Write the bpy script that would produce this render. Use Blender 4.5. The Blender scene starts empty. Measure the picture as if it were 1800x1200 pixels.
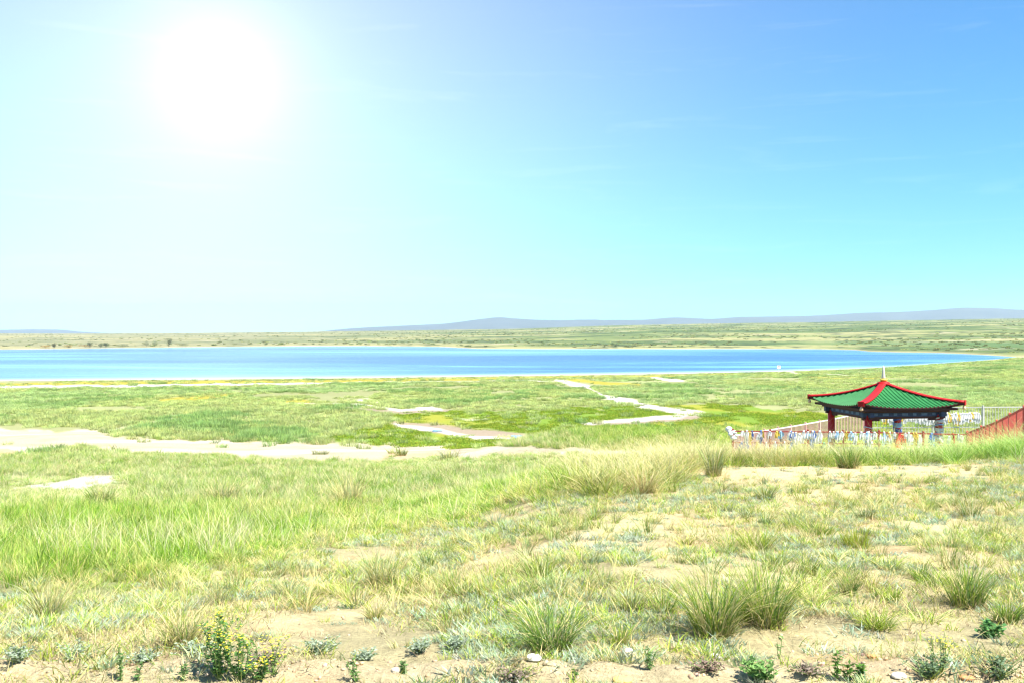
import bpy, math, random
import numpy as np
from mathutils import Vector, Matrix

# ------------------------------------------------------------------ camera
EYE = 14.0                      # metres above the lake
F, CX, HZ = 1750.0, 900.0, 580.0   # focal length, centre column and horizon row of the 1800 px photograph
sc = bpy.context.scene
cam = bpy.data.cameras.new('camera'); cam.lens = 35; cam.sensor_width = 36
cam.shift_y = -20 / 1800; cam.clip_start = 0.1; cam.clip_end = 60000
co = bpy.data.objects.new('camera', cam); sc.collection.objects.link(co)
co.location = (0, 0, EYE); co.rotation_euler = (math.radians(90), 0, 0)
sc.camera = co
# ------------------------------------------------------------------ light
SUN_EL, SUN_AZ = math.radians(57), math.radians(125)     # azimuth clockwise from +Y: to the right, a little behind
SUN_DIR = Vector((math.sin(SUN_AZ) * math.cos(SUN_EL), math.cos(SUN_AZ) * math.cos(SUN_EL), math.sin(SUN_EL)))
sl = bpy.data.lights.new('sun', 'SUN'); sl.energy = 4.6; sl.angle = math.radians(0.5); sl.color = (1.0, 0.95, 0.86)
so = bpy.data.objects.new('sun', sl); sc.collection.objects.link(so)
so.rotation_euler = SUN_DIR.to_track_quat('Z', 'Y').to_euler()
so.location = SUN_DIR * 60
world = bpy.data.worlds.new('World'); sc.world = world; world.use_nodes = True
wn, wl = world.node_tree.nodes, world.node_tree.links
wn.clear()
def wnode(t, **k):
    n = wn.new(t)
    for a, b in k.items(): setattr(n, a, b)
    return n
sky = wnode('ShaderNodeTexSky', sky_type='NISHITA'); sky.sun_disc = False
sky.sun_elevation = SUN_EL; sky.sun_rotation = SUN_AZ; sky.altitude = 1500; sky.air_density = 1.15
sky.dust_density = 0.35; sky.ozone_density = 2.2
geo = wnode('ShaderNodeNewGeometry')
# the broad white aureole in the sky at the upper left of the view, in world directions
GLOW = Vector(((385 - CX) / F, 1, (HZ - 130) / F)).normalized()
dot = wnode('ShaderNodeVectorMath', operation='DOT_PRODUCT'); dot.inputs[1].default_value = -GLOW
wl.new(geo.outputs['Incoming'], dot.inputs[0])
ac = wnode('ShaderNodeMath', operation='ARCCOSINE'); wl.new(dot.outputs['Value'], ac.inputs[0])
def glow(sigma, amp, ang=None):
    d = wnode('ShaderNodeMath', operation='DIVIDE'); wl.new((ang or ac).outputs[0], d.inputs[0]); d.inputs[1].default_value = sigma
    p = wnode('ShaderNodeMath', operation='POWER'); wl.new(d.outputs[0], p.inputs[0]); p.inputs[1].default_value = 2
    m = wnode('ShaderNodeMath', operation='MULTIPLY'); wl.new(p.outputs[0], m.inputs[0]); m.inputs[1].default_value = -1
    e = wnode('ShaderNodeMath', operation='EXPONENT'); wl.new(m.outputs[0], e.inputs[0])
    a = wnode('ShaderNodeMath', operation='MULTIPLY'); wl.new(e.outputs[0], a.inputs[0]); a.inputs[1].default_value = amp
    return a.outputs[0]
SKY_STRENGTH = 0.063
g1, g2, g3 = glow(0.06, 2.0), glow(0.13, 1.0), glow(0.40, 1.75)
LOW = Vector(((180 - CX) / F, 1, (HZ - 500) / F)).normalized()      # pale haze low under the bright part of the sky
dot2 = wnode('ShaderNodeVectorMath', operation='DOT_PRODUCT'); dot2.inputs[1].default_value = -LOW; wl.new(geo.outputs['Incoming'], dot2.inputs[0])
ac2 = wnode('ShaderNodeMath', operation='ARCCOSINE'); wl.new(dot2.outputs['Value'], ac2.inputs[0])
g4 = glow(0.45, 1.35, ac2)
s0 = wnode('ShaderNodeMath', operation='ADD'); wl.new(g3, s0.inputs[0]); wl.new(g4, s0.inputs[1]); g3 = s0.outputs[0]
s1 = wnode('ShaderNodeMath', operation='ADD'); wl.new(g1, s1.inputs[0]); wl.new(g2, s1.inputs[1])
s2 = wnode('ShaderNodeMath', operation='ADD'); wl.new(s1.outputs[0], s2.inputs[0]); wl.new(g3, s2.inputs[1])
# thin cirrus wisps low in the sky
vm = wnode('ShaderNodeVectorMath', operation='MULTIPLY'); wl.new(geo.outputs['Incoming'], vm.inputs[0]); vm.inputs[1].default_value = (5, 5, 60)
nz = wnode('ShaderNodeTexNoise'); nz.inputs['Scale'].default_value = 1.1; nz.inputs['Detail'].default_value = 7; nz.inputs['Roughness'].default_value = 0.62
nz.inputs['Distortion'].default_value = 0.8
wl.new(vm.outputs[0], nz.inputs['Vector'])
mr = wnode('ShaderNodeMapRange'); mr.inputs['From Min'].default_value = 0.55; mr.inputs['From Max'].default_value = 0.85
mr.inputs['To Max'].default_value = 0.55; wl.new(nz.outputs['Fac'], mr.inputs['Value'])
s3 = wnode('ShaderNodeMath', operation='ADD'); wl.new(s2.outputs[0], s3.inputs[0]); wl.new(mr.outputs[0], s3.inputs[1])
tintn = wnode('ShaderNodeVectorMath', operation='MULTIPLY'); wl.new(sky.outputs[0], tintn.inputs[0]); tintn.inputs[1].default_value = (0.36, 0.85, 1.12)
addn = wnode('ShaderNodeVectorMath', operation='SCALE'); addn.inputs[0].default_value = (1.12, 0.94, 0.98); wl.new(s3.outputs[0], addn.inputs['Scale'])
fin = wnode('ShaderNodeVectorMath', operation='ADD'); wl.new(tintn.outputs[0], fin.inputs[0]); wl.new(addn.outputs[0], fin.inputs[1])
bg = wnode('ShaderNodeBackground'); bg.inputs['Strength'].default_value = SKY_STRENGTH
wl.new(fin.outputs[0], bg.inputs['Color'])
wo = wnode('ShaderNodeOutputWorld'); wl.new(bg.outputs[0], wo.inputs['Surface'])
# ------------------------------------------------------------------ exposure
vs = sc.view_settings
vs.view_transform = 'Standard'; vs.look = 'None'; vs.gamma = 1.0; vs.use_curve_mapping = False
vs.exposure = 1.5
sc.cycles.use_denoising = True; sc.cycles.denoiser = 'OPENIMAGEDENOISE'; sc.cycles.denoising_prefilter = 'ACCURATE'
sc.cycles.max_bounces = 6; sc.cycles.diffuse_bounces = 3; sc.cycles.glossy_bounces = 2
sc.cycles.transmission_bounces = 4; sc.cycles.volume_bounces = 1; sc.cycles.transparent_max_bounces = 4
sc.cycles.use_adaptive_sampling = False
sc.cycles.pixel_filter_type = 'BLACKMAN_HARRIS'; sc.cycles.filter_width = 1.3

# ================================================================== helpers
rng = np.random.default_rng(7)
R = random.Random(11)
COL = sc.collection
def smooth(a, b, x):
    t = np.clip((np.asarray(x, float) - a) / (b - a), 0, 1); return t * t * (3 - 2 * t)
def pchip(xs, ys):
    xs, ys = np.array(xs, float), np.array(ys, float)
    h = np.diff(xs); d = np.diff(ys) / h
    m = np.zeros(len(xs)); m[0], m[-1] = d[0], d[-1]
    for i in range(1, len(xs) - 1):
        if d[i - 1] * d[i] > 0:
            w1, w2 = 2 * h[i] + h[i - 1], h[i] + 2 * h[i - 1]
            m[i] = (w1 + w2) / (w1 / d[i - 1] + w2 / d[i])
    def f(x):
        x = np.clip(np.asarray(x, float), xs[0], xs[-1])
        i = np.clip(np.searchsorted(xs, x) - 1, 0, len(xs) - 2)
        t = (x - xs[i]) / h[i]; t2, t3 = t * t, t ** 3
        return (2*t3 - 3*t2 + 1)*ys[i] + (t3 - 2*t2 + t)*h[i]*m[i] + (-2*t3 + 3*t2)*ys[i+1] + (t3 - t2)*h[i]*m[i+1]
    return f
def hash2(i, j, s):
    n = (i.astype(np.int64) * 374761393 + j.astype(np.int64) * 668265263 + s * 1442695041) & 0xffffffff
    n = ((n ^ (n >> 13)) * 1274126177) & 0xffffffff
    n = (n ^ (n >> 16)) & 0xffffffff
    return n / 4294967295.0
def vnoise(x, y, s=0):
    x, y = np.asarray(x, float), np.asarray(y, float)
    i, j = np.floor(x), np.floor(y); u, v = x - i, y - j
    u, v = u*u*(3 - 2*u), v*v*(3 - 2*v)
    a, b, c, d = hash2(i, j, s), hash2(i + 1, j, s), hash2(i, j + 1, s), hash2(i + 1, j + 1, s)
    return (a*(1-u) + b*u)*(1-v) + (c*(1-u) + d*u)*v
def fbm(x, y, s=0, o=4, g=0.5):
    r, a, t = 0, 1.0, 0
    for k in range(o):
        r = r + a * vnoise(x * 2**k + 17.3*k, y * 2**k - 9.1*k, s + k); t += a; a *= g
    return r / t

def link(o, parent=None):
    COL.objects.link(o)
    if parent is not None: o.parent = parent
    return o
def tag(o, label=None, cat=None, group=None, kind=None):
    if label: o['label'] = label
    if cat: o['category'] = cat
    if group: o['group'] = group
    if kind: o['kind'] = kind
    return o
def empty(name, loc=(0, 0, 0), rz=0.0):
    o = bpy.data.objects.new(name, None); o.empty_display_size = 0.1
    o.location = loc; o.rotation_euler = (0, 0, rz); return link(o)
def np_mesh(name, V, faces4=None, faces3=None, cols=None, smoothed=False):
    me = bpy.data.meshes.new(name)
    V = np.asarray(V, np.float32)
    f4 = np.zeros((0, 4), np.int32) if faces4 is None else np.asarray(faces4, np.int32)
    f3 = np.zeros((0, 3), np.int32) if faces3 is None else np.asarray(faces3, np.int32)
    me.vertices.add(len(V)); me.vertices.foreach_set('co', V.ravel())
    loops = np.concatenate([f4.ravel(), f3.ravel()])
    me.loops.add(len(loops)); me.loops.foreach_set('vertex_index', loops)
    n = len(f4) + len(f3); me.polygons.add(n)
    st = np.concatenate([np.arange(len(f4)) * 4, len(f4) * 4 + np.arange(len(f3)) * 3]).astype(np.int32)
    me.polygons.foreach_set('loop_start', st)
    me.update(calc_edges=True); me.validate()
    if smoothed: me.polygons.foreach_set('use_smooth', np.ones(n, bool))
    if cols is not None:
        a = me.color_attributes.new('Col', 'FLOAT_COLOR', 'POINT')
        c = np.ones((len(V), 4), np.float32); c[:, :3] = cols
        a.data.foreach_set('color', c.ravel())
    return me
class MB:
    """collects simple shapes into one mesh"""
    def __init__(s): s.v, s.f = [], []
    def box(s, c, d, m=None):
        b = len(s.v)
        for z in (-.5, .5):
            for y in (-.5, .5):
                for x in (-.5, .5):
                    p = Vector((x * d[0], y * d[1], z * d[2]))
                    if m is not None: p = m @ p
                    s.v.append(tuple(p + Vector(c)))
        for q in ((0,2,3,1),(4,5,7,6),(0,1,5,4),(2,6,7,3),(0,4,6,2),(1,3,7,5)): s.f.append(tuple(b + i for i in q))
        return s
    def bar(s, p, q, w, h, up=Vector((0, 0, 1))):
        p, q = Vector(p), Vector(q); d = q - p; L = d.length
        y = d.normalized(); x = y.cross(up).normalized(); z = x.cross(y)
        return s.box((p + q) / 2, (w, L, h), Matrix((x, y, z)).transposed())
    def lathe(s, prof, n=16, c=(0, 0, 0), cap=True):
        b = len(s.v)
        for r, z in prof:
            for k in range(n):
                a = 2 * math.pi * k / n; s.v.append((c[0] + r * math.cos(a), c[1] + r * math.sin(a), c[2] + z))
        for i in range(len(prof) - 1):
            for k in range(n):
                k2 = (k + 1) % n; s.f.append((b + i*n + k, b + i*n + k2, b + (i+1)*n + k2, b + (i+1)*n + k))
        if cap:
            s.f.append(tuple(b + k for k in reversed(range(n)))); s.f.append(tuple(b + (len(prof)-1)*n + k for k in range(n)))
        return s
    def mesh(s, name, mat, sm=False):
        me = bpy.data.meshes.new(name); me.from_pydata(s.v, [], s.f); me.materials.append(mat)
        if sm:
            for p in me.polygons: p.use_smooth = True
        return me
    def build(s, name, mat, parent=None, sm=False, bevel=0.0):
        o = bpy.data.objects.new(name, s.mesh(name, mat, sm)); link(o, parent)
        if bevel:
            m = o.modifiers.new('bevel', 'BEVEL'); m.width = bevel; m.segments = 2
        return o

# ================================================================== materials
def new_mat(name):
    m = bpy.data.materials.new(name); m.use_nodes = True
    m.node_tree.nodes.clear(); return m, m.node_tree.nodes, m.node_tree.links
def simple(name, col, rough=0.6, var=0.18, scale=6.0, bump=0.0, spec=0.4, metal=0.0):
    m, n, l = new_mat(name)
    b = n.new('ShaderNodeBsdfPrincipled'); o = n.new('ShaderNodeOutputMaterial'); l.new(b.outputs[0], o.inputs[0])
    b.inputs['Roughness'].default_value = rough; b.inputs['Specular IOR Level'].default_value = spec; b.inputs['Metallic'].default_value = metal
    tc = n.new('ShaderNodeNewGeometry'); z = n.new('ShaderNodeTexNoise'); z.inputs['Scale'].default_value = scale; z.inputs['Detail'].default_value = 6
    z.inputs['Roughness'].default_value = 0.65
    l.new(tc.outputs['Position'], z.inputs['Vector'])
    mx = n.new('ShaderNodeMix'); mx.data_type = 'RGBA'
    mx.inputs['A'].default_value = tuple(c * (1 - var) for c in col) + (1,); mx.inputs['B'].default_value = tuple(min(1, c * (1 + var)) for c in col) + (1,)
    l.new(z.outputs['Fac'], mx.inputs['Factor']); l.new(mx.outputs['Result'], b.inputs['Base Color'])
    if bump:
        bp = n.new('ShaderNodeBump'); bp.inputs['Strength'].default_value = bump; bp.inputs['Distance'].default_value = 0.02
        l.new(z.outputs['Fac'], bp.inputs['Height']); l.new(bp.outputs[0], b.inputs['Normal'])
    return m
def foliage_mat(name, instanced, trans=0.35):
    m, n, l = new_mat(name)
    a = n.new('ShaderNodeAttribute'); a.attribute_name = 'Col'
    col = a.outputs['Color']
    if instanced:
        t = n.new('ShaderNodeAttribute'); t.attribute_type = 'INSTANCER'; t.attribute_name = 'tint'
        mx = n.new('ShaderNodeMix'); mx.data_type = 'RGBA'; mx.blend_type = 'MULTIPLY'; mx.inputs['Factor'].default_value = 1
        l.new(col, mx.inputs['A']); l.new(t.outputs['Color'], mx.inputs['B']); col = mx.outputs['Result']
    d = n.new('ShaderNodeBsdfDiffuse'); tr = n.new('ShaderNodeBsdfTranslucent'); mix = n.new('ShaderNodeMixShader')
    mix.inputs[0].default_value = trans
    l.new(col, d.inputs['Color']); l.new(col, tr.inputs['Color'])
    l.new(d.outputs[0], mix.inputs[1]); l.new(tr.outputs[0], mix.inputs[2])
    o = n.new('ShaderNodeOutputMaterial'); l.new(mix.outputs[0], o.inputs[0])
    return m
M_GRASS = foliage_mat('grass_blades', True)
M_TUFT = foliage_mat('tussock_blades', False)

# ================================================================== terrain
NEAR_SHORE = pchip([-1600, -400, 0, 500, 1000, 1350, 1540, 1640, 1700, 1750, 1792, 2600], [690, 672, 668, 664, 658, 652, 645, 638.5, 634.5, 630.5, 627, 627])
FAR_SHORE = pchip([-1600, -400, 0, 100, 250, 600, 760, 850, 1000, 1400, 1505, 1530, 1650, 1740, 1792, 2600], [613, 613, 614, 613, 611, 608, 609, 612.5, 613, 613.2, 615, 617.5, 620, 624, 627, 627])
SKYLINE = pchip([-1600, 0, 200, 500, 700, 900, 1000, 1100, 1300, 1500, 1800, 3000], [590, 588, 586, 583.5, 581, 578, 575, 572, 568, 565, 560, 556])
Z_LEFT = pchip([0, 2, 4.7, 7, 12, 20, 30, 40, 60, 76], [-1.63, -1.64, -1.66, -1.95, -2.65, -3.8, -5.0, -5.9, -7.6, -8.6])
Z_RIGHT = pchip([0, 2, 4.7, 8, 12, 16, 18, 21, 30, 36, 52, 58, 76], [-1.63, -1.64, -1.66, -1.86, -2.12, -2.37, -2.58, -3.05, -4.65, -5.2, -5.25, -6.2, -8.6])
D_SKY = 3500.0
def polar(X, Y):
    r = np.hypot(X, Y)
    az = np.arctan2(X, np.where(np.abs(Y) < 1e-9, 1e-9, Y))
    az = np.clip(az, -0.72, 0.72); t = np.tan(az)
    return t, r * np.cos(az)
def shore_d(px): return EYE * F / (NEAR_SHORE(px) - HZ), EYE * F / (FAR_SHORE(px) - HZ)
def ground(X, Y):
    """height of the ground relative to the eye"""
    X, Y = np.asarray(X, float), np.asarray(Y, float)
    t, D = polar(X, Y); px = CX + F * t
    Ds, Df = shore_d(px)
    w = smooth(-0.13, 0.09, t)
    zn = Z_LEFT(D) * (1 - w) + Z_RIGHT(D) * w
    zn = zn + 0.25 * smooth(0.40, 0.56, t) * smooth(13, 19, D) * (1 - smooth(27, 40, D))       # rise at the right
    md = ((D - 16.3) / 1.7) ** 2 + ((t - 0.325) / 0.16) ** 4                                     # sand mound on the brow
    zn = zn + 0.09 * np.exp(-md)
    u = np.clip((D - 76) / np.maximum(Ds - 76, 1), 0, 1)
    zp = -8.6 - (EYE - 8.6) * (1 - (1 - u) ** 1.3)
    z = np.where(D < 76, zn, zp)
    bed = -EYE - np.minimum(2.0, 0.02 * np.minimum(D - Ds, Df - D))
    z = np.where((D > Ds) & (D < Df), bed, z)
    zs = np.maximum(-(SKYLINE(px) - HZ) / F * D_SKY, -12.5)
    v = np.clip((D - Df) / (D_SKY - Df), 0, 1)
    zf = -EYE + 0.5 * smooth(0, 0.01, v) + (zs + EYE - 0.5) * v ** 0.9 + (fbm(X / 260, Y / 420, 5, 4) - 0.5) * (2 + 9 * smooth(-0.2, 0.3, t)) * smooth(0.02, 0.35, v) * (1 - 0.6 * v)
    zf = zf - 0.012 * np.maximum(D - D_SKY, 0)
    z = np.where(D >= Df, zf, z)
    # relief
    dry = (D < Ds)
    k = np.where(dry, np.clip((Ds - D) / 60, 0, 1), 0)
    z = z + k * ((fbm(X / 9, Y / 9, 21, 3) - 0.5) * np.clip(D / 60, 0.12, 0.55)
                 + (fbm(X / 1.3, Y / 1.3, 31, 3) - 0.5) * 0.10 * smooth(3, 7, D) * (1 - smooth(30, 70, D)))
    near = 1 - smooth(8, 22, D)
    z = z + near * (fbm(X / 0.28, Y / 0.28, 41, 3) - 0.5) * 0.045
    clod = np.exp(-((D - 4.88) / 0.13) ** 2)
    z = z + clod * (0.035 + 0.085 * (fbm(X / 0.16, Y / 0.10, 51, 3) - 0.45))
    return z
def gz(x, y): return float(ground(np.array([x]), np.array([y]))[0]) + EYE
_DG = np.geomspace(3.5, 3000, 2600)
def on_ground(px, py):
    t = (px - CX) / F
    g = ground(t * _DG, _DG); ray = -(py - HZ) / F * _DG
    k = int(np.argmax(ray <= g)) or len(_DG) - 1
    D = _DG[k]; return Vector((t * D, D, float(g[k]) + EYE))
def px_py(X, Y, Z):
    t, D = polar(X, Y)
    return CX + F * t, HZ - F * (Z / np.maximum(D, 0.1))

# --- zones, laid out from the photograph's rows and columns onto the ground
def poly_mask(px, py, pts):
    inside = np.zeros(px.shape, bool); n = len(pts)
    for i in range(n):
        x1, y1 = pts[i]; x2, y2 = pts[(i + 1) % n]
        c = ((y1 > py) != (y2 > py))
        xi = (x2 - x1) * (py - y1) / np.where(y2 == y1, 1e-9, (y2 - y1)) + x1
        inside ^= c & (px < xi)
    return inside
def band(px, py, pts):
    """soft streak along a polyline: (px, py, half height)"""
    a = np.array(pts, float); o = np.argsort(a[:, 0]); a = a[o]
    c = np.interp(px, a[:, 0], a[:, 1]); h = np.interp(px, a[:, 0], a[:, 2])
    e = smooth(a[0, 0] - 3, a[0, 0] + 6, px) * (1 - smooth(a[-1, 0] - 6, a[-1, 0] + 3, px))
    return e * (1 - smooth(0.6, 1.25, np.abs(py - c) / np.maximum(h, 0.1)))
ROAD = [(-900, 748), (0, 753), (100, 758), (185, 757), (200, 766), (300, 773), (500, 777), (700, 781), (900, 785), (1040, 789), (1150, 792),
        (1150, 799), (1010, 799), (900, 801), (800, 804), (720, 805), (650, 809), (500, 807), (330, 803), (200, 797), (130, 787), (60, 796), (0, 803), (-900, 830)]
WET = [(560, 772), (700, 742), (690, 727), (760, 716), (900, 726), (1030, 716), (1100, 712), (1190, 708), (1300, 712), (1460, 728), (1560, 738), (1560, 790), (1000, 790), (700, 784)]
EDGE = pchip([-900, 0, 150, 280, 400, 560, 700, 850, 1000, 1080, 1165, 1300, 1500, 1700, 1790, 2600], [1085, 1078, 1058, 1035, 1002, 962, 932, 905, 876, 868, 838, 800, 800, 800, 800, 800])
WHITE_STREAKS = [
    [(970, 667, 1.5), (1000, 671, 4), (1030, 681, 5), (1050, 690, 4), (1075, 698, 5), (1110, 708, 7), (1140, 713, 5), (1165, 718, 5), (1200, 723, 8), (1242, 725, 3)],
    [(1020, 744, 1.5), (1080, 739, 3), (1140, 735, 4), (1200, 729, 4)],
    [(1145, 663, 1.5), (1175, 666, 2.5), (1205, 668, 1)],
    [(1385, 653, 1), (1402, 655, 2.2), (1418, 657, 1)], [(1438, 656, .8), (1470, 658, 1.4), (1505, 659, .8)],
    [(-900, 683, 3), (0, 680, 3.2), (240, 678, 3.0), (420, 675, 2), (560, 672, 1.2), (900, 669, 0.8)],
    [(480, 707, .8), (560, 709, 1.6), (640, 712, 2.5), (700, 720, 2.5), (775, 718, 1.2)],
    [(625, 706, 1.5), (645, 701, 2.4), (668, 707, 1.6)], [(730, 717, 1.5), (755, 716, 3), (770, 720, 1.5)],
    [(695, 745, 1.5), (740, 752, 4), (800, 762, 3.5), (860, 769, 3), (925, 771, 1.5)],
    [(815, 735, .8), (840, 736, 1.4), (868, 735, .8)],
    [(20, 858, 2), (100, 853, 7), (150, 848, 12), (205, 840, 7)],
    [(190, 757, 2.5), (250, 745, 1.6), (330, 729, 1.4)],
    [(900, 668, .8), (930, 669, 1.6), (975, 671, .8)],
]
MUD = [[(690, 745, 5), (760, 752, 9), (850, 762, 10), (960, 770, 5)], [(1020, 745, 3), (1120, 741, 5), (1235, 731, 4)], [(600, 716, 2), (700, 724, 4), (790, 721, 2)]]
RUST = [[(650, 806, 2), (690, 801, 4), (765, 798, 3)], [(-40, 800, 5), (20, 790, 5), (45, 797, 2)], [(180, 915, 3), (245, 905, 4)], [(215, 810, 2), (240, 808, 2.5)]]
YELLOW = [[(270, 704, 2), (340, 700, 5), (405, 695, 4)], [(490, 706, 2), (520, 705, 4), (552, 704, 2)], [(-900, 677, 3), (0, 675, 2.5), (300, 672, 3.2), (600, 669, 2.5), (900, 664, 1.6), (1300, 658, 1.4)],
          [(1000, 667, 3), (1060, 672, 3), (1130, 676, 2)], [(1430, 664, 1), (1500, 664, 2), (1560, 664, 1)]]
def zones(X, Y, Z):
    """Z relative to the eye; returns a dict of masks 0..1"""
    px, py = px_py(X, Y, Z); t, D = polar(X, Y)
    jx = (fbm(X / np.maximum(D * .02, .15), Y / np.maximum(D * .05, .2), 77, 3) - .5)
    jy = (fbm(X / np.maximum(D * .012, .1), Y / np.maximum(D * .05, .2), 78, 3) - .5)
    fwd = (Y > 0)
    qx, qy = px + jx * 26, py + jy * np.clip((py - 590) * .055, 1.2, 14)
    z = {}
    z['road'] = (poly_mask(qx, qy, ROAD) * 1.0 + poly_mask(qx + 5, qy + jx * 7, ROAD) + poly_mask(qx - 6, qy - jx * 5 + 1.2, ROAD)) / 3
    z['white'] = np.clip(sum(band(qx, py + jy * 3.5, s) for s in WHITE_STREAKS), 0, 1)
    z['mud'] = np.clip(sum(band(qx, py + jy * 3, s) for s in MUD), 0, 1)
    z['rust'] = np.clip(sum(band(qx, qy, s) for s in RUST), 0, 1)
    z['yellow'] = np.clip(sum(band(qx, py + jy * 3, s) for s in YELLOW), 0, 1)
    z['wet'] = poly_mask(qx, py + jy * 10, WET) * 1.0
    z['bare'] = smooth(-16, 16, qy - EDGE(px) + jy * 30)
    md = ((D - 16.0) / 1.65) ** 2 + ((t - 0.325) / 0.165) ** 4
    z['mound'] = np.exp(-md ** 2) * (fbm(X / .8, Y / .5, 91, 3) > .16)
    for k in z: z[k] = z[k] * fwd
    z['bare'] = np.where(fwd, z['bare'], 1.0)
    z['bare'] = z['bare'] * (1 - smooth(17.3, 18.3, D + jx * 1.5) * (t > .03))
    return z, px, py, t, D
def mixc(c, col, w): return c * (1 - w[:, None]) + np.array(col)[None, :] * w[:, None]

def build_ground():
    azs = np.concatenate([np.radians(np.arange(-180, -34, 2.0)), np.radians(np.arange(-34, 34, 0.17)), np.radians(np.arange(34, 180, 2.0))])
    rs = np.concatenate([[0.0001, 1.0, 2.0, 3.0], np.geomspace(3.8, 14500, 640)])
    A, Rr = np.meshgrid(azs, rs)
    # rings follow the lake shores in view so that the shore line is crisp
    X, Y = Rr * np.sin(A), Rr * np.cos(A)
    x, y = X.ravel(), Y.ravel()
    z = ground(x, y)
    Z, px, py, t, D = zones(x, y, z)
    n1 = fbm(x / 2.3, y / 2.3, 61, 4); n2 = fbm(x / .35, y / .35, 63, 4); n3 = fbm(x / 60, y / 60, 65, 4)
    n4 = fbm(x / 14, y / 14, 67, 4)
    sand = np.stack([.51 + 0*x, .43 + 0*x, .235 + 0*x], 1) * (0.70 + 0.60 * n2)[:, None]
    c = sand.copy()
    c = mixc(c, (.27, .25, .14), smooth(.46, .64, n1) * .5 * Z['bare'])            # litter and crust among the sparse plants
    c = mixc(c, (.44, .27, .13), smooth(.60, .75, fbm(x / .9, y / .5, 69, 3)) * .45 * Z['bare'])
    # grassland away from the foreground
    green = np.stack([.27 + 0*x, .28 + 0*x, .125 + 0*x], 1) * (0.75 + 0.5 * n4)[:, None]
    gw = 1 - Z['bare']
    c = c * (1 - gw[:, None]) + green * gw[:, None]
    c = mixc(c, (.165, .255, .03), Z['wet'] * (1 - Z['bare']))
    c = mixc(c, (.29, .285, .035), Z['wet'] * smooth(.45, .7, fbm(x / 5, y / 14, 71, 3)) * .9 * (1 - Z['bare']))
    c = mixc(c, (.34, .29, .03), Z['yellow'] * .9)
    c = mixc(c, (.30, .24, .17), Z['mud'])
    c = mixc(c, (.44, .375, .265), Z['road'] * (.85 + .15 * n1)); rut = np.maximum(np.exp(-((py - 12 - np.interp(px, [-400, 150, 500, 1000], [762, 770, 779, 779.5])) / 1.3) ** 2), np.exp(-((py - 20 - np.interp(px, [-400, 150, 500, 1000], [762, 766, 777, 774])) / 1.1) ** 2)); c = mixc(c, (.30, .25, .17), Z['road'] * rut * .55 * (n1 > .38)); c = mixc(c, (.34, .28, .18), Z['road'] * smooth(.58, .7, fbm(x / 3, y / 3, 97, 4)) * .5); c = mixc(c, (.50, .445, .34), Z['road'] * smooth(.45, .65, fbm(x / 14, y / 2.2, 95, 4)))
    c = mixc(c, (.50, .33, .20), Z['rust'])
    c = mixc(c, (.52, .49, .43), Z['white'])
    c = mixc(c, (.56, .44, .245), Z['mound'] * .95)
    clod = np.exp(-((D - 4.85) / 0.16) ** 2)
    c = mixc(c, (.52, .42, .26), clod * .7)
    Ds, Df = shore_d(px)
    c = mixc(c, (.46, .43, .36), np.exp(-((D - Ds) / (0.013 * Ds)) ** 2) * (.85 - .5 * smooth(.1, .4, t)) * (D < Df))  # pale salt shore
    c = mixc(c, (.22, .17, .11), np.exp(-((D - Ds * .975) / (0.006 * Ds)) ** 2) * .55 * (n4 > .4) * (D < Df))
    far = (D >= Df)
    v = np.clip((D - Df) / (D_SKY - Df), 0, 1)
    sp = fbm(x / 150, y / 110, 81, 5, .58)
    fine = fbm(x / 22, y / 22, 83, 4, .65)
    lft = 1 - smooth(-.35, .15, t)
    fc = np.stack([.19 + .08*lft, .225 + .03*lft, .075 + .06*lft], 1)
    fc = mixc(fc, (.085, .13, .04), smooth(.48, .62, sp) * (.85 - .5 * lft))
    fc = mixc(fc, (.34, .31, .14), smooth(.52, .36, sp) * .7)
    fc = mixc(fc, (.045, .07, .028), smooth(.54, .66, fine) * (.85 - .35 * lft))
    fc = mixc(fc, (.46, .40, .28), smooth(.70, .78, fbm(x / 60, y / 40, 85, 4, .6)) * .6)
    fc = mixc(fc, (.10, .17, .06), np.exp(-((v - .05) / .02) ** 2) * smooth(.2, .4, t) * .8)
    fc = mixc(fc, (.50, .42, .24), np.exp(-(v / .005) ** 2) * .55)
    c = np.where(far[:, None], fc, c)
    V = np.stack([x, y, z + EYE], 1)
    nr, na = X.shape
    i = np.arange(nr - 1)[:, None] * na; j = np.arange(na)[None, :]; j2 = (j + 1) % na
    f = np.stack([i + j, i + j2, i + na + j2, i + na + j], -1).reshape(-1, 4)[:, ::-1]
    me = np_mesh('ground', V, f, cols=c, smoothed=True)
    m, n, l = new_mat('ground')
    b = n.new('ShaderNodeBsdfPrincipled'); o = n.new('ShaderNodeOutputMaterial'); l.new(b.outputs[0], o.inputs[0])
    b.inputs['Roughness'].default_value = 0.95; b.inputs['Specular IOR Level'].default_value = 0.1
    a = n.new('ShaderNodeAttribute'); a.attribute_name = 'Col'
    g = n.new('ShaderNodeNewGeometry')
    def nz(scale, det, rough=.6):
        q = n.new('ShaderNodeTexNoise'); q.inputs['Scale'].default_value = scale; q.inputs['Detail'].default_value = det; q.inputs['Roughness'].default_value = rough
        l.new(g.outputs['Position'], q.inputs['Vector']); return q.outputs['Fac']
    fine = nz(38, 6, .72); mid = nz(7, 5)
    def ramp(src, a0, a1, b0, b1):
        q = n.new('ShaderNodeMapRange'); q.inputs['From Min'].default_value = a0; q.inputs['From Max'].default_value = a1
        q.inputs['To Min'].default_value = b0; q.inputs['To Max'].default_value = b1; l.new(src, q.inputs['Value']); return q.outputs[0]
    def mul(p, q):
        k = n.new('ShaderNodeMath'); k.operation = 'MULTIPLY'; l.new(p, k.inputs[0]); l.new(q, k.inputs[1]); return k.outputs[0]
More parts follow.
